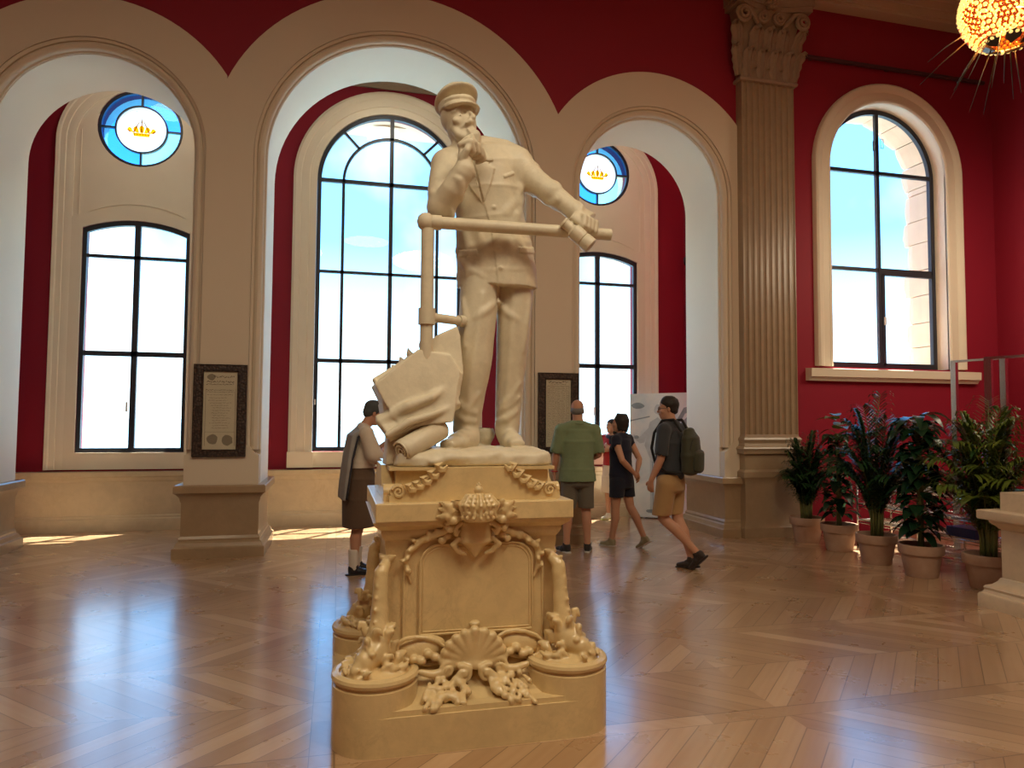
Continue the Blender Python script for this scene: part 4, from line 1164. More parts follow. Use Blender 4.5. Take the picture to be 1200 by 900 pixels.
# ---- body, drawn in at the waist, and the cap slab
bd = MB()
prof = [(.01, .30), (.01, .36), (-.012, .40), (-.02, .46), (-.022, .84), (-.012, .90), (-.012, .93), (.004, .955), (.010, .97), (.010, .985), (.030, 1.0), (.045, 1.012), (.052, 1.03)]
X0, X1, Y0, Y1 = .235, 1.165, 3.625, 4.48
n = len(prof); vs = []
for (sx, sy) in ((-1, -1), (1, -1), (1, 1), (-1, 1)): vs += [((X0 if sx < 0 else X1)+sx*o, (Y0 if sy < 0 else Y1)+sy*o, z) for o, z in prof]
bd.add(vs, [(c*n+k, (c+1) % 4*n+k, (c+1) % 4*n+k+1, c*n+k+1) for c in range(4) for k in range(n-1)] + [tuple(c*n+n-1 for c in range(4)), tuple(c*n for c in range(4))[::-1]])
bd.build('body', PM, ped, smooth=.5)
SX0, SX1, SY0, SY1 = .192, 1.222, 3.545, 4.56
sl_ = MB().box(SX0, SX1, SY0, SY1, 1.034, 1.128)
o = sl_.build('cap_slab', PM, ped)
bv = o.modifiers.new('soft_edge', 'BEVEL'); bv.width = .006; bv.segments = 2
# ---- raised block above the slab with scrolled pediment faces
ub = MB().box(.30, 1.125, 3.70, 4.47, 1.128, 1.298)
ub.box(.265, 1.15, 3.66, 4.50, 1.283, 1.300)
def pediment(x0, x1):
    pts = [(x0, 0), (x1, 0), (x1, .035)]
    L = x1-x0
    for k in range(13):    # scroll on the right
        a = -.5+PI*1.05*k/12; pts.append((x1-.045+.042*math.cos(a), .052+.036*math.sin(a)))
    pts += [(x1-.11, .062), (x1-.15, .075), (x1-.19, .105), (x1-.22, .145), (x1-.245, .172), (x0+.245, .172), (x0+.22, .145), (x0+.19, .105), (x0+.15, .075), (x0+.11, .062)]
    for k in range(13):
        a = PI-.5-.15+PI*-1.05*(k-12)/12*-1 if False else PI*.0+ (PI+.5) - PI*1.05*(12-k)/12
        pts.append((x0+.045+.042*math.cos(a), .052+.036*math.sin(a)))
    pts.append((x0, .035))
    return pts
pd = pediment(.262, 1.152)
ub.prism([pd], lambda u, v, k: (u, (3.605, 3.72)[k], 1.127+v))
pd2 = pediment(3.64, 4.49)
for x0, x1 in ((.235, .33), (1.08, 1.175)): ub.prism([pd2], lambda u, v, k: ((x0, x1)[k], u, 1.127+v))
ub.build('upper_block', PM, ped, smooth=.5)
def spiral(c, r, y, sgn, turns=1.6):
    pts = [(c[0]+sgn*r*(1-.8*k/30)*math.cos(turns*2*PI*k/30+.4), y, c[1]+r*(1-.8*k/30)*math.sin(turns*2*PI*k/30+.4)) for k in range(31)]
    sc.tube(pts, [.010-.004*k/30 for k in range(31)], 6)
for sgn, cx in ((1, 1.107), (-1, .307)):
    sc = MB()
    spiral((cx, 1.18), .034, 3.603, sgn)
    for i in range(5):    # acanthus sprig climbing the slope
        t = i/4; x = cx-sgn*(.06+.15*t); z = 1.192+.10*t**1.5
        sc.tube([(x, 3.602, z), (x+sgn*.018, 3.592, z+.022), (x-sgn*.012, 3.602, z+.034)], [.020, .016, .004], 6)
        sc.tube([(x, 3.602, z), (x-sgn*.020, 3.594, z-.004), (x-sgn*.040, 3.602, z+.020)], [.020, .016, .004], 6)
    sc.build('scroll_ornament', PM, ped, smooth=1.0)
# ---- tablet with arched shoulders, framed
YF = 3.645
def arched(x0, x1, z0, z1, r, dip=0):
    pts = [(x0, z0), (x1, z0), (x1, z1-r)]
    pts += [(x1-r+r*math.cos(a), z1-r+r*math.sin(a)) for a in np.linspace(0, PI/2, 8)[1:]]
    pts += [(x0+r+r*math.cos(a), z1-r+r*math.sin(a)) for a in np.linspace(PI/2, PI, 8)]
    return pts
tb = MB()
tb.plate([arched(.345, 1.075, .36, .935, .14)], YF-.012, YF+.02)
def frame_ridge(mb, loop, r, y): 
    L = [(x, y, z) for x, z in loop]; mb.tube(L+[L[0]], r, 6, cap=False)
frame_ridge(tb, arched(.345, 1.075, .36, .935, .14), .009, YF-.012)
tb.build('panel_frame', PM, ped, smooth=1.0)
tt = MB(); lp = arched(.425, 1.015, .455, .905, .10)
tt.plate([lp], YF-.026, YF)
frame_ridge(tt, lp, .007, YF-.027); frame_ridge(tt, arched(.440, 1.0, .47, .89, .095), .0035, YF-.027)
tt.build('tablet', PM, ped, smooth=1.0)
# ---- royal crown over a shield, with branches
cx, cz, cy = .703, 1.085, 3.515
c = SDF((.40, 3.40, .78), (1.02, 3.70, 1.25), .0045)
c.ecap((cx, cy, cz-.045), (cx, cy, cz-.015), .078, .055, .086, .062, UX, UY, .004, capr=.2)
c.ell((cx, cy+.005, cz+.030), (.096, .068, .055), None, .012)
for i in range(-3, 4):
    a = i*.42; x = cx+.088*math.sin(a); y = cy-.062*math.cos(a)+.004
    c.chain([(x, y, cz-.005), (cx+.104*math.sin(a), cy-.072*math.cos(a)+.004, cz+.035), (cx+.065*math.sin(a), cy-.040*math.cos(a), cz+.082), (cx, cy, cz+.078)], [.010, .011, .009, .008], .004)
    for t in (.2, .5, .8):
        c.ell((cx+(.10-.05*t)*math.sin(a), cy-(.076-.036*t)*math.cos(a)-.004, cz+.02+.062*t), (.009, .009, .009), None, .002)
    c.ell((x, y-.010, cz-.028), (.010, .008, .012), None, .002)
for i in range(9):
    a = (i-4)*.34; c.ell((cx+.086*math.sin(a), cy-.062*math.cos(a), cz-.008), (.010, .010, .014), None, .003)
c.ell((cx, cy, cz+.105), (.024, .022, .024), None, .004)
c.box((cx, cy, cz+.132), (.005, .005, .016), None, .002, .003); c.box((cx, cy, cz+.134), (.013, .005, .005), None, .002, .003)
c.build('crown', PM, ped)
c = SDF((.40, 3.44, .78), (1.02, 3.70, 1.08), .005)
# shield
for z, hw in ((1.015, .088), (.95, .088), (.90, .078), (.86, .05), (.838, .012)): pass
c.ecap((cx, 3.60, 1.02), (cx, 3.60, .92), .092, .055, .086, .05, UX, UY, .01, capr=.3)
c.ecap((cx, 3.60, .93), (cx, 3.61, .845), .084, .05, .012, .03, UX, UY, .02, capr=.3)
c.cut((cx, 3.552, 1.0), (0, -1, .06), .008)
for e in (-1, 1):
    c.chain([(cx+e*.085, 3.56, 1.02), (cx+e*.115, 3.55, 1.0), (cx+e*.105, 3.56, .965), (cx+e*.088, 3.565, .985)], [.016, .016, .013, .008], .006)
    c.chain([(cx+e*.09, 3.57, .94), (cx+e*.12, 3.57, .91), (cx+e*.09, 3.58, .875), (cx+e*.05, 3.58, .86)], [.012, .015, .014, .008], .008)
    for p in ((.14, .955), (.17, .93)): c.ell((cx+e*p[0], 3.60, p[1]), (.022, .025, .020), None, .01)
c.build('shield', PM, ped)
lr = random.Random(5)
def sprig(x, y, z, dx, dz, L, w=.014):
    d = Vector((dx, 0, dz)).normalized()
    p0 = Vector((x, y, z)); p1 = p0+d*L*.5+Vector((0, -.018, 0)); p2 = p0+d*L+Vector((0, .004, 0))
    c.chain([np.array(p0), np.array(p1), np.array(p2)], [w*.5, w*.85, w*.25], .012)
for e in (-1, 1):
    c = SDF((.30, 3.42, .55), (1.10, 3.70, 1.14), .0055)
    # branches beside the crown on the slab's face
    for i in range(6):
        an = -.5+i*.36; x, z = cx+e*(.085+.02*(i % 2)), 1.055+.012*i
        d = Vector((e*math.cos(an), 0, math.sin(an)*.7)); L = .115-.012*abs(i-2)
        p0 = Vector((x, SY0-.002, z)); c.chain([np.array(p0), np.array(p0+d*L*.5+Vector((0, -.022, 0))), np.array(p0+d*L)], [.012, .022, .008], .008)
        c.chain([np.array(p0+d*L*.3+Vector((0, -.030, 0))), np.array(p0+d*L*.9+Vector((0, -.012, 0)))], [.004, .003], .003, 's')
    # ribbon loops below the slab
    c.chain([(cx+e*.10, 3.575, 1.015), (cx+e*.14, 3.545, .995), (cx+e*.17, 3.57, 1.015)], [.012, .02, .008], .01)
    c.chain([(cx+e*.11, 3.60, .985), (cx+e*.19, 3.60, .965), (cx+e*.27, 3.615, .935), (cx+e*.34, 3.62, .875), (cx+e*.352, 3.625, .80), (cx+e*.325, 3.63, .72)], [.016, .018, .017, .016, .014, .008], .01)
    for i in range(10):
        t = i/9; a = t*1.9
        x = cx+e*(.14+.21*math.sin(min(a, PI/2))); z = .975-.10*t-.20*max(0, t-.45)
        sprig(x, 3.618, z, e*lr.uniform(-.6, 1), lr.uniform(-1, .8), .040, .013)
    c.build('garland', PM, ped)
# ---- scallop shell and strapwork above the apron
c = SDF((.25, 3.30, .18), (1.13, 3.70, .56), .0055)
sx, sz, sy = .685, .345, 3.555
for i in range(13):
    a = PI*(-.08+1.16*i/12); L = .150*(1-.10*abs(math.cos(a)))
    tip = np.array([sx+L*1.12*math.cos(a), sy-.035-.02*math.sin(a), sz+L*math.sin(a)*1.0])
    c.cone((sx, sy-.055, sz-.005), tip, .013, .026, .010)
c.ell((sx, sy, sz+.04), (.13, .05, .09), None, .02)
c.chain([(sx-.17, sy-.02, sz+.012), (sx-.08, sy-.05, sz-.012), (sx, sy-.06, sz-.016), (sx+.08, sy-.05, sz-.012), (sx+.17, sy-.02, sz+.012)], [.016, .02, .022, .02, .016], .01)
c.ell((sx+.02, 3.60, sz+.155), (.03, .025, .018), None, .01)
def curl(cxx, czz, r, y, sgn, rad=.014, turns=1.3):
    pts = [(cxx+sgn*r*(1-.75*k/16)*math.cos(turns*2*PI*k/16+1.2), y-.02*k/16, czz+r*(1-.75*k/16)*math.sin(turns*2*PI*k/16+1.2)) for k in range(17)]
    c.chain(pts, [rad*(1-.3*k/16) for k in range(17)], .006)
for e in (-1, 1):
    curl(sx+e*.062, .295, .042, 3.475, e); curl(sx+e*.135, .315, .036, 3.50, -e, .012)
    c.chain([(sx+e*.03, 3.47, .32), (sx+e*.10, 3.46, .275), (sx+e*.13, 3.45, .235), (sx+e*.105, 3.425, .215)], [.014, .020, .020, .010], .01)
    # oval cartouche to the side
    c.ell((sx+e*.255, 3.60, .395), (.125, .05, .062), (Vector((1, 0, -e*.16)).normalized(), (0, 1, 0), Vector((e*.16, 0, 1)).normalized()), .01)
    c.chain([(sx+e*.255+.128*math.cos(a), 3.562, .395+.066*math.sin(a)-e*.02*math.cos(a)*e) for a in np.linspace(0, 2*PI, 15)], [.011]*15, .006)
    for i in range(4): c.ell((sx+e*(.19+.035*i), 3.535, .37+.02*math.sin(i*2)), (.024, .022, .020), None, .01)
    c.chain([(sx+e*.13, 3.50, .305), (sx+e*.21, 3.49, .30), (sx+e*.27, 3.49, .315)], [.02, .022, .014], .01)
    # seaweed and leaves spilling down the apron
    for i in range(30):
        x = sx+e*lr.uniform(.04, .25); t = lr.random(); y = 3.50-.14*t; z = .295-.085*t
        d = np.array([e*lr.uniform(-.2, 1), -.6, -.6+lr.uniform(-.2, .2)])*lr.uniform(.04, .06)
        c.chain([(x, y, z), np.array([x, y, z])+d*.6+np.array([0, -.012, .006]), np.array([x, y, z])+d], [.009, .014, .005], .006)
    for i in range(7):
        x = sx+e*lr.uniform(.08, .24); t = lr.random(); c.ell((x, 3.47-.12*t, .28-.065*t), (.022, .020, .018), None, .008)
c.ripple(.0025, 70, 2)
c.build('shell', PM, ped)
# ---- four dolphins, tails up the corners, heads on the drums
def dolphin(ex, ey):
    def T(x, y, z): return np.array([CXm+ex*(x-CXm), CYm+ey*(y-CYm), z])
    pts = [T(*p) for p in ((.268, 3.655, .84), (.245, 3.615, .81), (.228, 3.590, .78), (.222, 3.575, .68), (.222, 3.560, .58), (.215, 3.540, .49), (.195, 3.515, .425))]
    lo = np.minimum(T(.0, 3.32, 0), T(.42, 3.78, 0)); hi = np.maximum(T(.0, 3.32, 0), T(.42, 3.78, 0)); lo[2] = .30; hi[2] = 1.0
    c = SDF(lo, hi, .006)
    c.chain(pts, [.020, .030, .035, .038, .043, .052, .066], .02)
    c.chain([pts[-1], T(.150, 3.465, .395), T(.105, 3.440, .365)], [.064, .050, .028], .03)      # head and beak
    c.chain([T(.155, 3.455, .355), T(.110, 3.435, .342)], [.030, .020], .006)
    c.chain([T(.135, 3.435, .374), T(.10, 3.42, .356)], [.008, .006], .004, 's')
    for p in ((.180, 3.435, .435), (.125, 3.50, .435)): c.ell(T(*p), (.018, .018, .016), None, .006); c.ell(T(p[0]-.004, p[1]-.004, p[2]), (.011, .011, .011), None, .003)
    # tail flukes curling on the corner
    for s_ in (-1, 1): c.chain([pts[0], T(.268+s_*.022-.01, 3.64-s_*.02, .845), T(.262+s_*.035, 3.635-s_*.035, .86)], [.018, .018, .008], .01)
    # fins and back crest
    for i in range(7):
        p = pts[1]*(1-i/6)+pts[5]*(i/6); c.cone(p, p+T(.268, 3.655, 0)*0+np.array([-ex*.030, -ey*.040, .020]), .016, .006, .014)
    for s_ in (-1, 1):
        pass
    # waves filling the drum
    cxx, cyy = DC[0]
    c.ell(T(cxx, cyy, .325), (.165, .165, .035), None, .02)
    w = random.Random(4)
    for i in range(26):
        a = w.uniform(0, 2*PI); r = w.uniform(.06, .150)
        x, y = cxx+r*math.cos(a), cyy+r*math.sin(a)
        c.chain([T(x, y, .335), T(x+.02*math.cos(a), y+.02*math.sin(a), .362), T(x+.035*math.cos(a+.9), y+.035*math.sin(a+.9), .350+.03*w.random())], [.016, .013, .006], .008)
    for i in range(34):
        a = w.uniform(0, 2*PI); q_ = w.random(); z = .34+.20*q_**1.6; r = .055+.10*(1-q_)*w.uniform(.6, 1.0)
        x, y = .205+r*math.cos(a), 3.545+r*math.sin(a)
        c.chain([T(x, y, z-.03), T(x+.012*math.cos(a), y+.012*math.sin(a), z+.006), T(x+.030*math.cos(a+.5), y+.030*math.sin(a+.5), z+.012), T(x+.036*math.cos(a+.8), y+.036*math.sin(a+.8), z-.006)], [.018, .015, .011, .006], .010)
    c.ripple(.0035, 85, 7)
    c.cut((0, 0, .316), (0, 0, -1))
    return c.build('dolphin', PM, ped)
for ex, ey in ((1, 1), (-1, 1), (1, -1), (-1, -1)): dolphin(ex, ey)
# ================================================================== PEOPLE
def cloth(name, col, rough=.8, scale=7):
    t = NT(name); p = t.pos()
    c = t.mix(t.noise(p, scale, 4), tuple(x*.85 for x in col), tuple(min(1, x*1.15) for x in col))
    t.bsdf(c, rough, 0, .25, t.bump(t.noise(p, 30, 3), .25, .012), sheen=.15); return t.m
def skin(name, col):
    t = NT(name); p = t.pos()
    c = t.mix(t.noise(p, 9, 3), tuple(x*.92 for x in col), tuple(min(1, x*1.08) for x in col))
    b = t.bsdf(c, .5, 0, .4); b.inputs['Subsurface Weight'].default_value = .08; b.inputs['Subsurface Radius'].default_value = (.02, .008, .004); return t.m
SK1 = skin('tanned_skin', (.50, .26, .16)); SK2 = skin('fair_skin', (.60, .34, .22))
DARKHAIR = cloth('dark_hair', (.022, .016, .013), .5, 40); GREYHAIR = cloth('grey_hair', (.20, .19, .18), .6, 40)

class Person:
    def __init__(s, base, ang, H, label, vox=.0075):
        s.k = H/1.75; s.base = Vector((base[0], base[1], 0)); a = math.radians(ang)
        s.F = Vector((math.cos(a), math.sin(a), 0)); s.L = Vector((-math.sin(a), math.cos(a), 0)); s.vox = vox
        s.root = empty('person', s.base, label, 'person')
        s.fl, s.ff = np.array(s.L), np.array(s.F)
    def P(s, l, f, z): return np.array(s.base + (s.L*l + s.F*f)*s.k + Vector((0, 0, z*s.k)))
    def field(s, lo, hi):
        """box in local l,f,z"""
        c = [s.P(l, f, z) for l in (lo[0], hi[0]) for f in (lo[1], hi[1]) for z in (lo[2], hi[2])]
        return SDF(np.min(c, 0), np.max(c, 0), s.vox)
    def ch(s, f, pts, rs, k=.02, op='u'): f.chain([s.P(*p) for p in pts], [r*s.k for r in rs], k, op)
    def el(s, f, c, r, k=.02, op='u', ax=None):
        f.ell(s.P(*c), [x*s.k for x in r], ax or (s.L, s.F, (0, 0, 1)), k, op)
    def lo(s, f, secs, k=.02, capr=.35): f.loft([(s.P(*c), w*s.k, d*s.k) for c, w, d in secs], s.fl, s.ff, k, capr=capr)
    def limb_leg(s, f, hip, knee, ank, k=.03):
        hip, knee, ank = map(np.array, (hip, knee, ank)); back = np.array((0, -.018, 0))
        c = knee+(ank-knee)*.32+back
        s.ch(f, [hip, (hip*.5+knee*.5)+np.array((0, .008, 0)), knee, c, knee+(ank-knee)*.7+back*.3, ank], [.088, .074, .056, .055, .040, .036], k)
    def limb_arm(s, f, sh, el_, wr, k=.02):
        sh, el_, wr = map(np.array, (sh, el_, wr))
        s.ch(f, [sh, sh*.5+el_*.5, el_, el_*.65+wr*.35, wr], [.052, .046, .039, .040, .026], k)
    def hand(s, f, wr, d, n, curl=.5, thumb=1):
        """palm, four unequal bent fingers and a thumb off the side of the palm; d along the hand, n towards the palm"""
        wr = s.P(*wr); B = lambda v: Vector(s.L*v[0]+s.F*v[1]+Vector((0, 0, v[2]))).normalized()
        d, n = B(d), B(n); n = (n-d*n.dot(d)).normalized(); sd_ = d.cross(n)*thumb
        k = s.k
        pc = Vector(wr)+d*.055*k
        f.ecap(np.array(Vector(wr)+d*.012*k), np.array(Vector(wr)+d*.078*k), .026*k, .016*k, .038*k, .015*k, np.array(sd_), np.array(n), .01)
        for i, L in enumerate((.072, .080, .075, .058)):
            b = Vector(wr)+d*.082*k+sd_*(.028-.0187*i)*k
            c1, c2 = curl*.6, curl*1.3
            p1 = b+(d*math.cos(c1)+n*math.sin(c1))*L*.5*k; p2 = p1+(d*math.cos(c2)+n*math.sin(c2))*L*.5*k
            f.chain([np.array(b), np.array(p1), np.array(p2)], [.0098*k, .0092*k, .0078*k], .003)
        t0 = Vector(wr)+d*.030*k+sd_*.024*k; t1 = t0+(d*.7+sd_*.75+n*.25)*.034*k; t2 = t1+(d*.9+sd_*.15+n*.35)*.030*k
        f.chain([np.array(t0), np.array(t1), np.array(t2)], [.014*k, .011*k, .0088*k], .006)
    def head(s, f, c, yaw, pitch=0, fem=False):
        """head looking yaw degrees to the person's left of straight ahead"""
        a = math.radians(yaw); hf_ = s.F*math.cos(a)+s.L*math.sin(a); hf_ = (hf_*math.cos(math.radians(pitch))+Vector((0, 0, math.sin(math.radians(pitch))))).normalized()
        hr_, hf_, hu_ = rot_axes(hf_); s.hx = (hr_, hf_, hu_); s.hc = Vector(s.P(*c)); k = s.k; ax = s.hx
        h = lambda r, ff, u: np.array(s.hc+(hr_*r+hf_*ff+hu_*u)*k)
        s.h = h
        f.ell(h(0, -.012, .035), np.array((.074, .094, .088))*k, ax, .015)
        f.ell(h(0, .014, -.030), np.array((.061, .074, .090))*k, ax, .02)
        f.ell(h(0, .048, -.092), np.array((.034, .036, .028))*k, ax, .025)
        f.ell(h(0, .078, .012), np.array((.048, .014, .010))*k, ax, .012)
        for e in (-1, 1):
            f.ell(h(e*.029, .086, -.006), np.array((.015, .013, .010))*k, ax, .008, 's')
            f.ell(h(e*.029, .073, -.007), np.array((.011, .010, .008))*k, ax, .002)
            f.ell(h(e*.040, .058, -.034), np.array((.022, .022, .020))*k, ax, .015)
            f.ell(h(e*.074, -.008, -.018), np.array((.008, .017, .028))*k, ax, .006)
        f.chain([h(0, .084, .004), h(0, .098, -.026), h(0, .104, -.036)], [.007*k, .010*k, .012*k], .008)
        for e in (-1, 1): f.ell(h(e*.010, .092, -.038), np.array((.008, .009, .007))*k, ax, .004)
        f.chain([h(-.022, .080, -.063), h(0, .089, -.061), h(.022, .080, -.063)], [.005*k, .008*k, .005*k], .004)
        f.chain([h(-.018, .078, -.071), h(0, .086, -.072), h(.018, .078, -.071)], [.005*k, .008*k, .005*k], .004)
        f.chain([h(-.02, .094, -.067), h(0, .099, -.067), h(.02, .094, -.067)], [.003*k]*3, .002, 's')
    def eyes(s, lips=None):
        k = s.k
        for e in (-1, 1):
            MB().lathe([(0, -.004), (.0048, -.002), (.0055, 0), (.0048, .002), (0, .004)], s.h(e*.029, .083, -.007), 8).build('eye', DARKHAIR, s.root, smooth=3)
            MB().tube([s.h(e*.014, .093, .010), s.h(e*.030, .090, .016), s.h(e*.046, .078, .010)], [.003*k, .0035*k, .0015*k], 6).build('eyebrow', DARKHAIR, s.root, smooth=3)
    def shoe(s, ank, dirv, m, tip=0.0, L=.27, sole=None, high=0):
        """a shoe under the ankle, pointing along dirv (local l,f); tip lifts the heel"""
        f = SDF(s.P(*ank)-.26, s.P(*ank)+.26, .006)
        d = (s.L*dirv[0]+s.F*dirv[1]).normalized(); d = (d*math.cos(tip)-Vector((0, 0, math.sin(tip)))).normalized()
        r, d, u = rot_axes(d); k = s.k; a = Vector(s.P(*ank)); o = a-u*.085*k
        q = lambda x, y, z: np.array(o+(d*x+r*y+u*z)*k)
        f.ecap(q(-.035, 0, .040), q(.060, 0, .038), .033*k, .042*k, .042*k, .036*k, np.array(r), np.array(u), .02)
        f.ecap(q(.05, 0, .034), q(.150, 0, .026), .043*k, .036*k, .042*k, .024*k, np.array(r), np.array(u), .025, capr=.9)
        f.chain([q(-.01, 0, .07), q(.005, 0, .088+high)], [.042*k, .043*k], .02)
        f.chain([q(-.005, 0, .10+high), q(-.01, 0, .18)], [.034*k, .034*k], .004, 's')
        f.cut(q(0, 0, .004), np.array(-u))
        p = f.build('shoe', m, s.root)
        g = SDF(s.P(*ank)-.26, s.P(*ank)+.26, .006)
        g.ecap(q(-.04, 0, .006), q(.155, 0, .006), .034*k, .016*k, .043*k, .014*k, np.array(r), np.array(u), .004, capr=2.6)
        g.cut(q(0, 0, -.004), np.array(-u)); g.cut(q(0, 0, .016), np.array(u))
        g.build('sole', sole or m, p)
        t = MB()
        for i in range(4): t.tube([q(.035+.02*i, -.018, .072-.008*i), q(.040+.02*i, 0, .080-.009*i), q(.035+.02*i, .018, .072-.008*i)], .0035*k, 6)
        t.build('laces', sole or m, p, smooth=3)
    def put(s, f, name, m, **kw): return f.build(name, m, s.root, **kw)
BODY_LO, BODY_HI = (-.48, -.48, -.02), (.48, .48, 1.80)

# ---- man in a green shirt, his back to us
p = Person((2.77, 7.90), 84, 1.78, 'balding man seen from behind in a loose green short-sleeved shirt and grey-brown shorts')
b = p.field(BODY_LO, BODY_HI)
p.lo(b, [((0, 0, .90), .155, .115), ((0, .01, 1.08), .155, .125), ((0, .0, 1.28), .165, .118), ((0, -.01, 1.42), .150, .085)])
p.ch(b, [(-.19, -.01, 1.42), (0, -.015, 1.46), (.19, -.01, 1.42)], [.05, .062, .05], .04)
p.ch(b, [(0, -.015, 1.44), (0, .0, 1.56)], [.062, .058], .03)
p.head(b, (0.0, .012, 1.635), -18)
hipL, hipR = (.09, 0, .90), (-.09, 0, .90); kL, kR = (.115, .02, .49), (-.105, .02, .49); aL, aR = (.135, -.02, .085), (-.115, -.01, .085)
p.limb_leg(b, hipL, kL, aL); p.limb_leg(b, hipR, kR, aR)
p.limb_arm(b, (.20, -.01, 1.41), (.262, -.015, 1.12), (.265, .05, .90)); p.hand(b, (.265, .05, .90), (-.05, .12, -1), (-1, 0, 0), .7, -1)
p.limb_arm(b, (-.20, -.01, 1.41), (-.255, .02, 1.12), (-.16, .20, 1.05)); p.hand(b, (-.16, .20, 1.05), (.8, .6, .05), (0, -1, -.2), .7, 1)
p.put(b, 'body', SK1)
c = p.field((-.42, -.30, .70), (.42, .30, 1.56))
p.lo(c, [((0, .005, .76), .225, .178), ((0, .01, .95), .205, .165), ((0, .01, 1.10), .190, .150), ((0, 0, 1.28), .196, .142), ((0, -.01, 1.40), .165, .105)], .0)
p.ch(c, [(-.20, -.01, 1.405), (0, -.02, 1.455), (.20, -.01, 1.405)], [.066, .080, .066], .04)
p.ch(c, [(.20, -.01, 1.405), (.258, -.01, 1.165)], [.070, .074], .03); p.ch(c, [(-.20, -.01, 1.405), (-.250, .01, 1.165)], [.070, .074], .03)
c.cut(p.P(0, 0, .815), (0, 0, -1)); c.ripple(.006, 17, 3); c.ripple(.003, 34, 13)
for sx, e in ((1, (.262, -.01, 1.16)), (-1, (-.252, .01, 1.16))): p.ch(c, [e, (e[0]*1.02, e[1], 1.02)], [.064, .064], .004, 's')
p.ch(c, [(0, 0, 1.47), (0, .01, 1.62)], [.066, .075], .004, 's')
p.put(c, 'shirt', cloth('sage_shirt', (.185, .245, .135)))
cl = p.field((-.2, -.2, 1.40), (.2, .2, 1.60)); p.ch(cl, [(.078*math.cos(t), -.012+.078*math.sin(t), 1.492+.012*math.sin(t)) for t in np.linspace(0, 2*PI, 17)], [.016]*17, .004)
p.put(cl, 'collar', bpy.data.materials['sage_shirt'])
c = p.field((-.36, -.28, .42), (.36, .28, 1.0))
p.lo(c, [((0, 0, .78), .178, .140), ((0, 0, .95), .175, .135)], .0)
for h, k in ((hipL, kL), (hipR, kR)): p.ch(c, [(h[0]*1.02, -.005, .84), (k[0], 0, .44)], [.102, .088], .03)
c.cut(p.P(0, 0, .505), (0, 0, -1)); c.ripple(.005, 24, 8); p.put(c, 'shorts', cloth('taupe_shorts', (.135, .115, .085)))
hm = p.field((-.16, -.2, 1.52), (.16, .2, 1.80))
hm.ell(p.h(0, -.030, .0), np.array((.079, .080, .058))*p.k, p.hx, .01); hm.ell(p.h(0, .06, .02), np.array((.09, .075, .12))*p.k, p.hx, .01, 's'); hm.ell(p.h(0, -.02, .09), np.array((.10, .12, .055))*p.k, p.hx, .02, 's')
p.put(hm, 'hair', GREYHAIR); p.eyes()
SHOE_D = cloth('charcoal_shoe', (.030, .027, .027), .7); SOLE_W = mat_simple('pale_sole', (.55, .52, .47), .7)
p.shoe(aL, (.45, 1), SHOE_D, 0, sole=SOLE_W); p.shoe(aR, (-.35, 1), SHOE_D, 0, sole=SOLE_W)
w = MB(); w.tube([p.P(.265+.034*math.cos(t), .045+.034*math.sin(t), .925) for t in np.linspace(0, 2*PI, 17)], .008, 8); w.build('wristwatch', cloth('red_strap', (.35, .03, .03), .5), p.root, smooth=3)

# ---- woman in navy, hands clasped behind her, stepping away
p = Person((3.43, 8.14), 128, 1.62, 'dark-haired woman in sleeveless navy top and shorts, hands clasped behind her back')
b = p.field((-.48, -.62, -.02), (.48, .62, 1.80))
hipL, hipR = (.095, 0, .92), (-.095, 0, .92); kL, kR = (.085, .05, .50), (-.085, -.08, .52); aL, aR = (.09, .10, .085), (-.06, -.30, .135)
p.lo(b, [((0, 0, .93), .165, .12), ((0, .01, 1.10), .135, .11), ((0, .01, 1.28), .150, .115), ((0, -.005, 1.42), .130, .08)])
p.ch(b, [(-.165, -.01, 1.425), (0, -.015, 1.46), (.165, -.01, 1.425)], [.046, .055, .046], .04)
p.ch(b, [(0, -.015, 1.44), (0, .012, 1.57)], [.052, .050], .03)
p.head(b, (0, .028, 1.635), 28, 4)
p.limb_leg(b, hipL, kL, aL); p.limb_leg(b, hipR, kR, aR)
p.limb_arm(b, (.185, -.01, 1.41), (.235, -.14, 1.15), (.045, -.205, .985)); p.limb_arm(b, (-.185, -.01, 1.41), (-.235, -.14, 1.15), (-.045, -.205, .985))
p.hand(b, (.045, -.205, .985), (-.55, -.35, -.75), (0, .6, .3), .9, 1); p.hand(b, (-.045, -.21, .975), (.25, -.45, -.8), (.3, .6, .3), .9, -1)
p.put(b, 'body', SK1)
NAVY = cloth('navy_cotton', (.010, .012, .028))
c = p.field((-.34, -.32, .70), (.34, .32, 1.56))
p.lo(c, [((0, .005, .80), .195, .150), ((0, .01, .95), .190, .148), ((0, .015, 1.12), .168, .138), ((0, .012, 1.28), .172, .142), ((0, -.005, 1.41), .150, .100)], .0)
p.ch(c, [(-.165, -.01, 1.42), (0, -.015, 1.455), (.165, -.01, 1.42)], [.062, .070, .062], .04)
for e in (-1, 1): p.ch(c, [(e*.17, -.01, 1.415), (e*.205, -.03, 1.335)], [.062, .066], .03)
c.cut(p.P(0, 0, .83), (0, 0, -1)); c.ripple(.005, 20, 4)
for e in (-1, 1): p.ch(c, [(e*.212, -.045, 1.32), (e*.25, -.15, 1.12)], [.056, .06], .004, 's')
p.ch(c, [(0, 0, 1.475), (0, .02, 1.62)], [.058, .070], .004, 's')
p.put(c, 'top', NAVY)
c = p.field((-.34, -.32, .55), (.34, .32, 1.0))
p.lo(c, [((0, 0, .80), .182, .140), ((0, 0, .95), .176, .135)], .0)
p.ch(c, [(.10, .0, .86), (.095, .035, .60)], [.108, .096], .03); p.ch(c, [(-.10, 0, .86), (-.095, -.05, .60)], [.108, .096], .03)
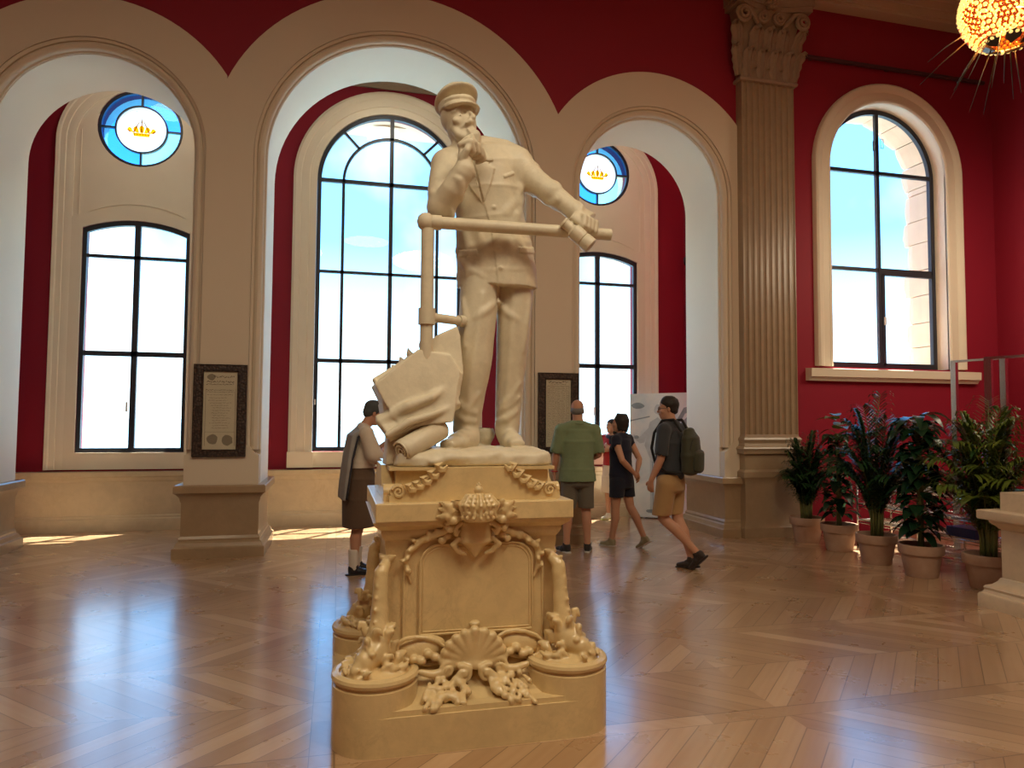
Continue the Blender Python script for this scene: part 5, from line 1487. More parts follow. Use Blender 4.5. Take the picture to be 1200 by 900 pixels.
c.cut(p.P(0, 0, .655), (0, 0, -1)); c.ripple(.004, 24, 8); p.put(c, 'shorts', cloth('dark_navy_shorts', (.012, .014, .026)))
hm = p.field((-.20, -.25, 1.40), (.20, .25, 1.82))
hm.ell(p.h(0, -.022, .036), np.array((.092, .104, .094))*p.k, p.hx, .01); hm.ell(p.h(0, -.055, -.035), np.array((.088, .070, .085))*p.k, p.hx, .03)
for e in (-1, 1): hm.ell(p.h(e*.066, -.005, -.030), np.array((.026, .040, .065))*p.k, p.hx, .02)
hm.ell(p.h(0, .090, -.045), np.array((.064, .070, .092))*p.k, p.hx, .02, 's')
for q in range(26): a_ = q*2.4; hm.chain([p.h(.05*math.cos(a_), -.02+.06*math.sin(a_), .12), p.h(.092*math.cos(a_), -.03+.092*math.sin(a_)*.9, .03), p.h(.094*math.cos(a_), -.045+.080*math.sin(a_)*.8, -.085-.03*(q % 3)*.5)], [.010, .012, .006], .008)
hm.ell(p.h(0, .100, -.045), np.array((.066, .070, .094))*p.k, p.hx, .02, 's'); hm.ripple(.004, 90, 2); p.put(hm, 'hair', DARKHAIR); p.eyes()
SHOE_O = cloth('olive_canvas_shoe', (.30, .26, .16)); p.shoe(aL, (.05, 1), SHOE_O, 0, sole=SOLE_W); p.shoe(aR, (.05, 1), SHOE_O, .55, sole=SOLE_W)

# ---- man with a backpack, walking away
p = Person((3.46, 6.88), 130, 1.80, 'dark-haired man in glasses, charcoal T-shirt and khaki shorts, wearing a backpack'); man = p
b = p.field((-.48, -.62, -.02), (.48, .62, 1.80))
hipL, hipR = (.095, 0, .90), (-.095, 0, .90); kL, kR = (.10, .11, .50), (-.07, .00, .49); aL, aR = (.10, -.18, .20), (-.055, -.06, .10)
kL, aL = (.06, .06, .50), (-.03, -.27, .165); kR, aR = (-.075, -.04, .49), (-.055, -.20, .10)
p.lo(b, [((0, 0, .91), .150, .11), ((0, .01, 1.08), .140, .11), ((0, .0, 1.28), .160, .115), ((0, -.01, 1.42), .145, .085)])
p.ch(b, [(-.185, -.01, 1.42), (0, -.015, 1.46), (.185, -.01, 1.42)], [.05, .06, .05], .04)
p.ch(b, [(0, -.015, 1.44), (0, .015, 1.57)], [.058, .055], .03)
p.head(b, (0, .03, 1.635), 25, -2)
p.limb_leg(b, hipL, kL, aL); p.limb_leg(b, hipR, kR, aR)
p.limb_arm(b, (.20, -.01, 1.41), (.245, .0, 1.12), (.235, .11, .90)); p.hand(b, (.235, .11, .90), (-.25, .25, -1), (-1, 0, 0), .6, -1)
p.limb_arm(b, (-.20, -.01, 1.41), (-.245, .0, 1.12), (-.24, .13, .92)); p.hand(b, (-.24, .13, .92), (.2, .3, -1), (1, 0, 0), .6, 1)
p.put(b, 'body', SK1)
c = p.field((-.42, -.30, .70), (.42, .30, 1.56))
p.lo(c, [((0, .005, .84), .172, .138), ((0, .01, 1.0), .168, .136), ((0, .01, 1.12), .168, .138), ((0, 0, 1.28), .184, .140), ((0, -.01, 1.40), .158, .103)], .0)
p.ch(c, [(-.19, -.01, 1.41), (0, -.02, 1.455), (.19, -.01, 1.41)], [.064, .076, .064], .04)
p.ch(c, [(.20, -.01, 1.405), (.238, 0, 1.175)], [.068, .068], .03); p.ch(c, [(-.20, -.01, 1.405), (-.238, 0, 1.175)], [.068, .068], .03)
c.cut(p.P(0, 0, .875), (0, 0, -1)); c.ripple(.005, 18, 6)
for e in (-1, 1): p.ch(c, [(e*.239, 0, 1.165), (e*.246, .01, 1.02)], [.060, .062], .004, 's')
p.ch(c, [(0, 0, 1.475), (0, .02, 1.62)], [.062, .072], .004, 's')
p.put(c, 't_shirt', cloth('charcoal_tee', (.040, .044, .050)))
c = p.field((-.36, -.32, .42), (.36, .32, 1.0))
p.lo(c, [((0, 0, .80), .168, .136), ((0, 0, .95), .165, .130)], .0)
p.ch(c, [(.10, 0, .86), (.075, .085, .46)], [.108, .092], .03); p.ch(c, [(-.10, 0, .86), (-.075, .0, .46)], [.108, .092], .03)
c.cut(p.P(0, 0, .535), (0, 0, -1)); c.ripple(.005, 24, 8); p.put(c, 'shorts', cloth('khaki_shorts', (.40, .245, .105)))
hm = p.field((-.16, -.2, 1.50), (.16, .2, 1.82))
hm.ell(p.h(0, -.018, .040), np.array((.082, .100, .092))*p.k, p.hx, .01); hm.ell(p.h(0, -.05, -.015), np.array((.072, .058, .055))*p.k, p.hx, .02)
hm.ell(p.h(0, .075, -.03), np.array((.10, .080, .085))*p.k, p.hx, .01, 's'); hm.ripple(.005, 95, 2); p.put(hm, 'hair', DARKHAIR); p.eyes()
g = MB()
for e in (-1, 1):
    g.tube([p.h(e*(.030+.022*math.cos(t)), .098, -.008+.017*math.sin(t)) for t in np.linspace(0, 2*PI, 15)], .0028, 6)
    g.tube([p.h(e*.052, .096, -.004), p.h(e*.078, .04, -.002), p.h(e*.080, -.012, -.006)], .0025, 6)
g.tube([p.h(-.008, .100, -.004), p.h(.008, .100, -.004)], .0025, 6); g.build('glasses', M['frame'], p.root, smooth=3)
SHOE_B = cloth('dark_brown_shoe', (.035, .024, .018), .6); p.shoe(aL, (-.1, 1), SHOE_B, .75); p.shoe(aR, (0, 1), SHOE_B, .12)
# his backpack: a thing of its own
bp = empty('backpack', man.P(0, -.22, .95), 'dark olive backpack slung on the back of the man in khaki shorts', 'backpack')
def bpb(f, name, par): return f.build(name, BPM, par)
BPM = cloth('olive_nylon', (.045, .046, .026), .6); BPM2 = cloth('black_strap', (.012, .012, .012), .6)
f = man.field((-.30, -.48, .80), (.30, .30, 1.56))
man.lo(f, [((0, -.215, 1.00), .145, .075), ((0, -.225, 1.15), .150, .095), ((0, -.215, 1.32), .132, .080), ((0, -.20, 1.40), .085, .05)], 0, capr=.7); f.ripple(.004, 22, 3)
bpk = bpb(f, 'main_pouch', bp)
f = man.field((-.30, -.52, .80), (.30, .30, 1.56)); man.lo(f, [((0, -.300, 1.02), .105, .040), ((0, -.305, 1.17), .100, .042)], 0, capr=1.1); f.ripple(.003, 30, 3); bpb(f, 'front_pocket', bp)
for e in (-1, 1):
    f = man.field((-.34, -.48, .80), (.34, .30, 1.62))
    f.vox = f.vox
    man.ch(f, [(e*.095, -.155, 1.40), (e*.105, -.08, 1.515), (e*.115, .04, 1.505), (e*.125, .125, 1.38), (e*.14, .150, 1.22), (e*.175, .09, 1.06), (e*.185, -.03, .99), (e*.13, -.165, .98)], [.015]*8, .004)
    f.build('shoulder_strap', BPM2, bp)
z = MB(); z.tube([man.P(.128*math.cos(t), -.262-.02*math.sin(t), 1.20+.155*math.sin(t)) for t in np.linspace(-.3, PI+.3, 20)], .004, 6); z.build('zipper', BPM2, bp, smooth=3)

# ---- woman in red by the window
p = Person((4.18, 10.30), 222, 1.56, 'woman in a red top and cream skirt standing close to the window')
b = p.field((-.48, -.48, -.02), (.48, .50, 1.80))
hipL, hipR = (.09, 0, .92), (-.09, 0, .92); kL, kR = (.085, .03, .50), (-.085, .0, .50); aL, aR = (.09, .02, .085), (-.10, -.05, .085)
p.lo(b, [((0, 0, .93), .155, .115), ((0, .01, 1.10), .125, .10), ((0, .01, 1.28), .145, .11), ((0, -.005, 1.42), .130, .08)])
p.ch(b, [(-.165, -.01, 1.425), (0, -.015, 1.46), (.165, -.01, 1.425)], [.046, .055, .046], .04)
p.ch(b, [(0, -.015, 1.44), (0, .012, 1.57)], [.050, .048], .03); p.head(b, (0, .028, 1.635), -22, 4)
p.limb_leg(b, hipL, kL, aL); p.limb_leg(b, hipR, kR, aR)
p.limb_arm(b, (.185, -.01, 1.41), (.235, .03, 1.15), (.06, .20, 1.24)); p.limb_arm(b, (-.185, -.01, 1.41), (-.235, .03, 1.15), (-.05, .21, 1.20))
p.hand(b, (.06, .20, 1.24), (-.6, .2, .5), (0, -.8, .3), .9, 1); p.hand(b, (-.05, .21, 1.20), (.6, .2, .45), (0, -.8, .3), .9, -1)
p.put(b, 'body', SK2)
c = p.field((-.36, -.30, .80), (.36, .30, 1.56))
p.lo(c, [((0, .005, .92), .165, .135), ((0, .01, 1.12), .150, .128), ((0, .012, 1.28), .166, .135), ((0, -.005, 1.41), .150, .100)], .0)
p.ch(c, [(-.165, -.01, 1.42), (0, -.015, 1.455), (.165, -.01, 1.42)], [.060, .068, .060], .04)
c.cut(p.P(0, 0, .95), (0, 0, -1)); c.ripple(.004, 20, 4); p.ch(c, [(0, 0, 1.475), (0, .02, 1.62)], [.056, .066], .004, 's')
for e in (-1, 1): p.ch(c, [(e*.18, -.01, 1.41), (e*.228, .02, 1.18)], [.060, .062], .03); p.ch(c, [(e*.229, .02, 1.175), (e*.235, .03, 1.05)], [.054, .056], .004, 's')
p.put(c, 'top', cloth('red_cotton', (.42, .030, .030)))
c = p.field((-.36, -.32, .40), (.36, .32, 1.06))
p.lo(c, [((0, 0, .44), .21, .19), ((0, 0, .75), .180, .160), ((0, 0, .98), .145, .12)], .0); c.cut(p.P(0, 0, .48), (0, 0, -1)); c.ripple(.008, 22, 8, dirs=[(1, 1, 0), (1, -1, 0)])
p.put(c, 'skirt', cloth('cream_cotton', (.68, .60, .46)))
hm = p.field((-.22, -.3, 1.25), (.22, .25, 1.82))
hm.ell(p.h(0, -.020, .036), np.array((.088, .102, .092))*p.k, p.hx, .01); hm.ell(p.h(0, -.060, -.06), np.array((.080, .060, .13))*p.k, p.hx, .03)
hm.ell(p.h(0, .085, -.045), np.array((.066, .075, .095))*p.k, p.hx, .02, 's'); hm.ripple(.005, 60, 2); p.put(hm, 'hair', DARKHAIR); p.eyes()
sc_ = p.field((-.2, -.2, 1.30), (.2, .2, 1.58)); p.ch(sc_, [(.085*math.cos(t), .005+.085*math.sin(t), 1.475-.035*math.sin(t)) for t in np.linspace(0, 2*PI, 17)], [.030]*17, .01); p.ch(sc_, [(.02, .10, 1.43), (.03, .135, 1.34)], [.03, .024], .02)
p.put(sc_, 'scarf', cloth('dark_scarf', (.03, .028, .045)))
SHOE_W = cloth('white_trainer', (.72, .72, .60)); p.shoe(aL, (.1, 1), SHOE_W, 0, sole=cloth('lime_sole', (.62, .66, .18))); p.shoe(aR, (-.2, 1), SHOE_W, 0, sole=bpy.data.materials['lime_sole'])

# ---- visitor in a cream shirt and brown skirt, reading beside the pedestal
p = Person((.20, 7.30), 8, 1.74, 'grey-haired person in cream shirt and brown skirt, half hidden behind the pedestal')
b = p.field((-.48, -.48, -.02), (.48, .56, 1.82))
hipL, hipR = (.09, .03, .92), (-.09, .03, .92); kL, kR = (.085, .04, .50), (-.085, .02, .50); aL, aR = (.09, .04, .085), (-.09, -.03, .085)
p.lo(b, [((0, .02, .93), .16, .12), ((0, .03, 1.10), .135, .11), ((0, .05, 1.28), .150, .115), ((0, .06, 1.42), .135, .085)])
p.ch(b, [(-.17, .06, 1.42), (0, .055, 1.46), (.17, .06, 1.42)], [.048, .058, .048], .04)
p.ch(b, [(0, .06, 1.44), (0, .125, 1.56)], [.055, .052], .03); p.head(b, (0, .170, 1.620), 0, -22)
p.limb_leg(b, hipL, kL, aL); p.limb_leg(b, hipR, kR, aR)
p.limb_arm(b, (.19, .06, 1.41), (.225, .16, 1.14), (.05, .30, 1.30)); p.limb_arm(b, (-.19, .06, 1.41), (-.225, .16, 1.14), (-.03, .31, 1.28))
p.hand(b, (.05, .30, 1.30), (-.4, .5, .5), (0, -.6, .6), .9, 1); p.hand(b, (-.03, .31, 1.28), (.4, .5, .5), (0, -.6, .6), .9, -1)
p.put(b, 'body', SK1)
c = p.field((-.40, -.30, .90), (.40, .42, 1.58))
p.lo(c, [((0, .035, 1.00), .180, .150), ((0, .04, 1.12), .172, .146), ((0, .055, 1.28), .172, .140), ((0, .06, 1.40), .155, .104)], .0)
p.ch(c, [(-.175, .06, 1.415), (0, .055, 1.455), (.175, .06, 1.415)], [.064, .072, .064], .04)
c.cut(p.P(0, 0, 1.06), (0, 0, -1)); c.ripple(.006, 20, 4); p.ch(c, [(0, .08, 1.475), (0, .15, 1.62)], [.058, .070], .004, 's')
for e in (-1, 1): p.ch(c, [(e*.19, .06, 1.405), (e*.222, .13, 1.20), (e*.18, .20, 1.16)], [.072, .086, .070], .03); p.ch(c, [(e*.15, .215, 1.18), (e*.08, .29, 1.25)], [.05, .05], .004, 's')
p.put(c, 'shirt', cloth('cream_linen', (.62, .53, .42)))
c = p.field((-.34, -.32, .40), (.34, .36, 1.16))
p.lo(c, [((0, .03, .44), .215, .165), ((0, .03, .75), .200, .170), ((0, .03, .95), .185, .165), ((0, .035, 1.08), .160, .135)], .0); c.cut(p.P(0, 0, .47), (0, 0, -1)); c.ripple(.005, 16, 8, dirs=[(1, 1, 0), (1, -1, 0)])
p.put(c, 'skirt', cloth('brown_wool', (.115, .072, .045)))
# grey shawl down the back with a dark bound edge
c = p.field((-.30, -.36, .70), (.30, .30, 1.56))
for l in np.linspace(-.16, .16, 9):
    p.ch(c, [(l, .02, 1.475-.2*abs(l)), (l*1.05, -.055, 1.38), (l*1.1, -.095, 1.15), (l*1.12, -.125, .92), (l*1.12, -.14, .76)], [.022, .026, .026, .024, .018], .02)
c.ripple(.004, 26, 4); p.put(c, 'shawl', cloth('grey_knit', (.30, .29, .27)))
e = MB()
for l in (-.20, .20): e.tube([p.P(l*.86, .06, 1.485-.2*.17), p.P(l*.98, -.02, 1.37), p.P(l*.98, -.075, 1.15), p.P(l*.98, -.105, .92), p.P(l*.98, -.125, .76)], .011, 8)
e.build('shawl_edge', cloth('dark_binding', (.03, .03, .04)), p.root, smooth=3)
hm = p.field((-.18, -.12, 1.45), (.18, .40, 1.84))
hm.ell(p.h(0, -.018, .038), np.array((.084, .102, .092))*p.k, p.hx, .01); hm.ell(p.h(0, -.055, -.02), np.array((.074, .056, .06))*p.k, p.hx, .02)
hm.ell(p.h(0, .078, -.035), np.array((.10, .080, .090))*p.k, p.hx, .01, 's'); hm.ripple(.003, 70, 2); p.put(hm, 'hair', cloth('steel_hair', (.060, .066, .066), .6, 40)); p.eyes()
for a_ in (aL, aR):
    so = SDF(p.P(*a_)-.3, p.P(*a_)+.3, .007); so.chain([p.P(a_[0], a_[1], .07), p.P(a_[0], a_[1]-.004, .26)], [.044, .052], .01); so.cut(p.P(0, 0, .255), (0, 0, 1)); p.put(so, 'sock', cloth('white_sock', (.66, .60, .52)))
SHOE_K = cloth('black_loafer', (.014, .014, .020), .35); p.shoe(aL, (0, 1), SHOE_K); p.shoe(aR, (0, 1), SHOE_K)
ph = MB(); q = Vector(p.P(.0, .385, 1.375)); ph.obox(q, p.L*.038, (p.F*.6-Vector((0, 0, .8))).normalized()*.075, (p.F*.8+Vector((0, 0, .6))).normalized()*.004)
o = ph.build('phone', M['frame'], loc=q); tag(o, 'dark phone held up by the grey-haired person in the brown skirt', 'phone'); bv = o.modifiers.new('b', 'BEVEL'); bv.width = .004; bv.segments = 2
# ================================================================== PLANTS
def mat_leaf(name, a, b, rough=.32):
    t = NT(name); p = t.pos()
    c = t.mix(t.noise(p, 5, 3), a, b)
    df = t.bsdf(c, rough, 0, .5)
    tl = t.n('ShaderNodeBsdfTranslucent'); t.link(c, tl.inputs[0]); mx = t.n('ShaderNodeMixShader'); mx.inputs[0].default_value = .22
    t.link(df.outputs[0], mx.inputs[1]); t.link(tl.outputs[0], mx.inputs[2]); t.link(mx.outputs[0], t.out.inputs[0]); return t.m
LEAF = mat_leaf('dark_leaf', (.012, .040, .014), (.030, .085, .022)); LEAF2 = mat_leaf('ivy_leaf', (.008, .030, .014), (.022, .065, .026), .25); LEAF3 = mat_leaf('yellow_green_leaf', (.06, .11, .015), (.16, .20, .03))
STEM = mat_simple('green_stem', (.16, .17, .05), .6, .2, 20); SOIL = mat_simple('potting_soil', (.03, .02, .014), .95, .3, 40, .6, 60)
t = NT('terracotta'); p_ = t.pos()
t.bsdf(t.mix(t.ramp(t.noise(p_, 4, 5), [(.35, (0, 0, 0)), (.75, (1, 1, 1))]), (.40, .235, .155), (.52, .36, .26)), .85, 0, .2, t.bump(t.noise(p_, 50, 3), .15, .01)); TERRA = t.m
def palm(rt, rng, h, n, spread, L, mat, z0=.30, leaflet=.24):
    x0, y0 = rt.location.x, rt.location.y; f = MB(); st = MB()
    for i in range(n):
        a = i*2.399+rng.uniform(-.3, .3); q = (i+.5)/n
        lean = spread*(.18+.62*q)*rng.uniform(.8, 1.15); hh = h*(1.0-.42*q)*rng.uniform(.9, 1.05)
        bx, by = x0+.07*math.cos(a)*rng.random(), y0+.07*math.sin(a)*rng.random()
        pts = []
        for k in range(13):
            t = k/12; r = lean*(t**1.7); z = z0+(hh-z0)*(1.25*t-.25*t**3.2*(1+lean*1.6)); 
            pts.append(Vector((bx+r*math.cos(a), by+r*math.sin(a), z)))
        st.tube(pts, [.009-.0065*k/12 for k in range(13)], 5)
        side = Vector((-math.sin(a), math.cos(a), 0))
        nl = 22
        for j in range(nl):
            t = .24+.76*j/(nl-1); u = t*12; k = min(int(u), 11); p = pts[k].lerp(pts[k+1], u-k); d = (pts[k+1]-pts[k]).normalized()
            ll = leaflet*(.55+.75*math.sin(PI*(j+2)/(nl+3)))*rng.uniform(.85, 1.1); w = .013
            for e in (-1, 1):
                dirv = (side*e*.80+d*.75+Vector((0, 0, rng.uniform(.0, .25)))).normalized(); dn = Vector((0, 0, -1)); wv = dirv.cross(Vector((0, 0, 1))).normalized()*w
                m1 = p+dirv*ll*.5+dn*ll*.10; m2 = p+dirv*ll*.85+dn*ll*.36; m3 = p+dirv*ll*.97+dn*ll*.56
                o = len(f.v); f.v += [tuple(x) for x in (p-wv*.5, p+wv*.5, m1+wv, m1-wv, m2+wv*.7, m2-wv*.7, m3)]
                f.f += [(o, o+1, o+2, o+3), (o+3, o+2, o+4, o+5), (o+5, o+4, o+6)]
    for i in range(9):
        a = rng.uniform(0, 6.3); r = rng.uniform(0, .07); st.tube([(x0+r*math.cos(a), y0+r*math.sin(a), .28), (x0+r*1.4*math.cos(a), y0+r*1.4*math.sin(a), .30+h*.30)], [.013, .008], 6)
    st.build('stems', STEM, rt, smooth=3); f.build('fronds', mat, rt, smooth=3)
def bigleaf(f, p, d, L, w, droop):
    d = Vector(d).normalized(); s_ = d.cross(Vector((0, 0, 1))).normalized(); up = s_.cross(d)
    n = 7; o = len(f.v)
    for i in range(n):
        t = i/(n-1); ww = w*(math.sin(PI*min(1, .12+.88*t)**.75)) if i < n-1 else 0
        c = Vector(p)+d*L*t-Vector((0, 0, 1))*droop*L*t*t
        for e in (-1, 0, 1): f.v.append(tuple(c+s_*e*ww+up*(.18*ww*abs(e))))
    for i in range(n-1):
        for j in range(2): a = o+i*3+j; f.f.append((a, a+1, a+4, a+3))
def climber(rt, rng, h, n, r0, mat, big=.15):
    x0, y0 = rt.location.x, rt.location.y; f = MB(); st = MB()
    st.tube([(x0, y0, .26), (x0+.01, y0, h*.6), (x0-.01, y0+.01, h-.12)], [.030, .028, .022], 8)
    for i in range(n):
        q = i/n; z = .44+(h-.52)*q+rng.uniform(-.04, .04); a = i*2.399+rng.uniform(-.4, .4); rr = rng.uniform(.03, r0*.75)
        p = Vector((x0+rr*math.cos(a), y0+rr*math.sin(a), z)); d = Vector((math.cos(a), math.sin(a), rng.uniform(-.5, .5)))
        L = big*rng.uniform(.75, 1.35); st.tube([(x0, y0, z-.05), tuple(p)], .004, 4)
        bigleaf(f, p, d, L, L*.36, rng.uniform(.2, .7))
    st.build('climbing_pole', STEM, rt, smooth=3); f.build('leaves', mat, rt, smooth=3); return f
def pot(rt, r=.205, h=.32):
    c = (rt.location.x, rt.location.y, 0)
    MB().lathe([(r*.70, 0), (r*.73, .012), (r*.90, h*.68), (r*.905, h*.70), (r*1.0, h*.71), (r*1.015, h*.74), (r*1.03, h*.95), (r*1.02, h), (r*.93, h), (r*.90, h*.93), (r*.88, h*.7)], c, 36).build('pot', TERRA, rt, smooth=.6)
    MB().lathe([(0, h*.84), (r*.5, h*.86), (r*.905, h*.83), (r*.9, h*.78)], c, 24).build('soil', SOIL, rt, smooth=3)
GP = 'potted plants in a row along the shop'
prng = random.Random(21)
def plant(x, y, label): rt = empty('potted_plant', (x, y, 0), label, 'plant', GP); pot(rt); return rt
r1 = plant(5.90, 7.93, 'terracotta pot with a dark feathery palm close beside the fluted pilaster'); palm(r1, prng, 1.45, 34, .36, 1, LEAF, leaflet=.20)
r2 = plant(5.90, 7.33, 'terracotta pot with a broad-leaved climber, second plant from the pilaster'); f2 = climber(r2, prng, 1.52, 140, .20, LEAF2, .14)
lf = MB()
for a, z, L in ((.4, 1.50, .30), (2.2, 1.56, .26), (4.4, 1.46, .30), (5.6, 1.40, .28), (1.2, 1.62, .22), (3.4, 1.58, .24)): lf.v and None; bigleaf(lf, (5.90+.02*math.cos(a), 7.33+.02*math.sin(a), z), (math.cos(a), math.sin(a), .5), L, L*.32, .45)
lf.build('top_leaves', LEAF3, r2, smooth=3)
r3 = plant(5.78, 6.59, 'terracotta pot with a tall arching dark palm, between two leafy climbers'); palm(r3, prng, 1.92, 32, .62, 1, LEAF, leaflet=.25)
r4 = plant(5.75, 5.95, 'terracotta pot with a dense dark leafy column between arching palm and yellow-green palm'); climber(r4, prng, 1.66, 210, .24, LEAF2, .15)
lf = MB()
for k in range(10): a = k*.63+.2; bigleaf(lf, (5.75+.05*math.cos(a), 5.95+.05*math.sin(a), 1.52+.012*k), (math.cos(a), math.sin(a), .45), .34, .055, .8)
lf.build('top_leaves', LEAF2, r4, smooth=3)
r5 = plant(5.95, 5.38, 'terracotta pot with a yellow-green palm behind the stone pedestal'); palm(r5, prng, 1.85, 34, .60, 1, LEAF3, leaflet=.27)
lf = MB()
for k in range(14): a = k*.9; bigleaf(lf, (5.95+.10*math.cos(a), 5.38+.10*math.sin(a), .55+.065*k), (math.cos(a), math.sin(a), .7), .40, .045, .7)
lf.build('low_leaves', LEAF, r5, smooth=3)

# ================================================================== STONE PEDESTAL, right edge
sp_ = empty('stone_pedestal', (5.62, 4.57, 0), 'square cream stone pedestal with a moulded cap in front of the yellow-green palm', 'pedestal')
def ring4(x0, x1, y0, y1, prof):
    mb = MB(); n = len(prof); vs = []
    for (sx, sy) in ((-1, -1), (1, -1), (1, 1), (-1, 1)): vs += [((x0 if sx < 0 else x1)+sx*o, (y0 if sy < 0 else y1)+sy*o, z) for o, z in prof]
    mb.add(vs, [(c*n+k, (c+1) % 4*n+k, (c+1) % 4*n+k+1, c*n+k+1) for c in range(4) for k in range(n-1)] + [tuple(c*n+n-1 for c in range(4)), tuple(c*n for c in range(4))[::-1]]); return mb
a0, a1, b0_, b1_ = 5.42, 5.86, 4.32, 4.77
ring4(a0, a1, b0_, b1_, [(.125, 0), (.125, .10), (.118, .115), (.10, .125), (.09, .145), (.095, .165), (.085, .18), (.05, .195), (.022, .225), (.010, .25), (.0, .255)]).build('plinth', M['stone_r'], sp_, smooth=.5)
ring4(a0, a1, b0_, b1_, [(0, .25), (0, .66)]).build('shaft', M['stone_r'], sp_)
ring4(a0, a1, b0_, b1_, [(0, .655), (.012, .66), (.02, .675), (.05, .70), (.058, .71), (.06, .725), (.115, .735), (.12, .745), (.12, .805), (.112, .812)]).build('cap', M['stone_r'], sp_, smooth=.5)
ring4(a0, a1, b0_, b1_, [(.0, .81), (.0, .965)]).build('die', M['stone_r'], sp_)

# ================================================================== FRAMED DOCUMENTS on the piers
t = NT('carved_dark_wood'); p_ = t.pos(); vo = t.n('ShaderNodeTexVoronoi'); t.link(p_, vo.inputs['Vector']); vo.inputs['Scale'].default_value = 38
t.bsdf(t.mix(t.ramp(vo.outputs['Distance'], [(.1, (0, 0, 0)), (.6, (1, 1, 1))]), (.10, .060, .040), (.028, .018, .014)), .45, 0, .4, t.bump(vo.outputs['Distance'], .6, .01)); WOOD = t.m
t = NT('old_parchment'); p_ = t.pos(); t.bsdf(t.mix(t.noise(p_, 6, 5), (.62, .52, .35), (.74, .64, .46)), .55, 0, .4, None, .3, .1); PARCH = t.m
INK = mat_simple('brown_ink', (.10, .06, .04), .7); INK2 = mat_simple('faded_ink', (.26, .17, .11), .7); INK3 = mat_simple('sepia_wash', (.30, .24, .16), .7)
def document(x0, x1, z0, z1, label, style):
    y = YW
    d = empty('framed_document', ((x0+x1)/2, y, z0), label, 'framed document')
    fw, fh = .098, .078
    f = MB(); f.plate([[(x0, z0), (x1, z0), (x1, z1), (x0, z1)], [(x0+fw, z0+fh), (x0+fw, z1-fh), (x1-fw, z1-fh), (x1-fw, z0+fh)]], y-.032, y)
    for (a, b, c_, e) in ((x0, x1, z0, z1), (x0+fw-.012, x1-fw+.012, z0+fh-.012, z1-fh+.012)):
        f.tube([(a, y-.032, c_), (b, y-.032, c_), (b, y-.032, e), (a, y-.032, e), (a, y-.032, c_)], .009, 6, cap=False)
    f.build('frame', WOOD, d)
    px0, px1, pz0, pz1 = x0+fw-.004, x1-fw+.004, z0+fh-.004, z1-fh+.004
    pp = MB().box(px0, px1, y-.016, y-.004, pz0, pz1).build('parchment', PARCH, d)
    w = px1-px0; h = pz1-pz0; rg = random.Random(style)
    def line(mb, xa, xb, z, th):
        """one line of illegible old handwriting"""
        x = xa
        while x < xb-.006:
            L = min(rg.uniform(.012, .040), xb-x); n = max(2, int(L/.006)); 
            pts = [(x+L*k/n, y-.0168, z+th*rg.uniform(-.5, .5)) for k in range(n+1)]
            for a, b in zip(pts[:-1], pts[1:]): mb.obox(((a[0]+b[0])/2, y-.0166, (a[2]+b[2])/2), ((b[0]-a[0])/2, 0, (b[2]-a[2])/2), (0, .0004, 0), (0, 0, th*.20))
            x += L+rg.uniform(.005, .010)
    m = MB(); m2 = MB()
    if style == 1:
        for k, (zz, a, b, th) in enumerate(((.93, .30, .90, .020), (.865, .10, .92, .022), (.835, .08, .90, .016), (.76, .08, .88, .012), (.735, .1, .9, .010), (.70, .12, .86, .008))): line(m, px0+w*a, px0+w*b, pz0+h*zz, th)
        for k in range(13): line(m2, px0+w*rg.uniform(.14, .3), px0+w*rg.uniform(.7, .86), pz0+h*(.66-.032*k), .010)
        for a, b, c_, e in ((.07, .94, .225, .228), (.07, .08, .05, .78), (.93, .94, .05, .78)): m2.box(px0+w*a, px0+w*b, y-.0168, y-.0155, pz0+h*c_, pz0+h*e)
        for (a, b, c_, e) in ((.12, .46, .06, .20), (.54, .90, .05, .19), (.10, .36, .88, .97)):
            pts = [(px0+w*((a+b)/2+(b-a)/2*math.cos(t_)*rg.uniform(.8, 1.05)), pz0+h*((c_+e)/2+(e-c_)/2*math.sin(t_)*rg.uniform(.8, 1.05))) for t_ in np.linspace(0, 2*PI, 14)[:-1]]
            MB().plate([pts], y-.0166, y-.0158).build('drawing', INK3, pp)
    else:
        line(m, px0+w*.12, px0+w*.88, pz0+h*.955, .022); line(m, px0+w*.2, px0+w*.8, pz0+h*.925, .010)
        for a in (.08, .26, .46, .64, .80, .92): m2.box(px0+w*a-.001, px0+w*a+.001, y-.0168, y-.0155, pz0+h*.06, pz0+h*.90)
        for k in range(34):
            for a, b in ((.10, .24), (.28, .44), (.48, .62), (.66, .78), (.82, .91)): line(m2, px0+w*a, px0+w*b, pz0+h*(.885-.0245*k), .012)
        m2.box(px0+w*.08, px0+w*.92, y-.0168, y-.0155, pz0+h*.90, pz0+h*.904)
    m.build('heading', INK, pp); m2.build('writing', INK2, pp)
    MB().box(px0-.003, px1+.003, y-.0205, y-.0185, pz0-.003, pz1+.003).build('glazing', M['glass'], d)
document(-1.556, -1.004, 1.115, 2.145, 'framed handwritten document with two small drawings at its foot, on a bare pier', 1)
document(2.443, 2.969, 1.131, 2.137, 'framed document of brown columns, on the pier behind the green-shirted man', 2)

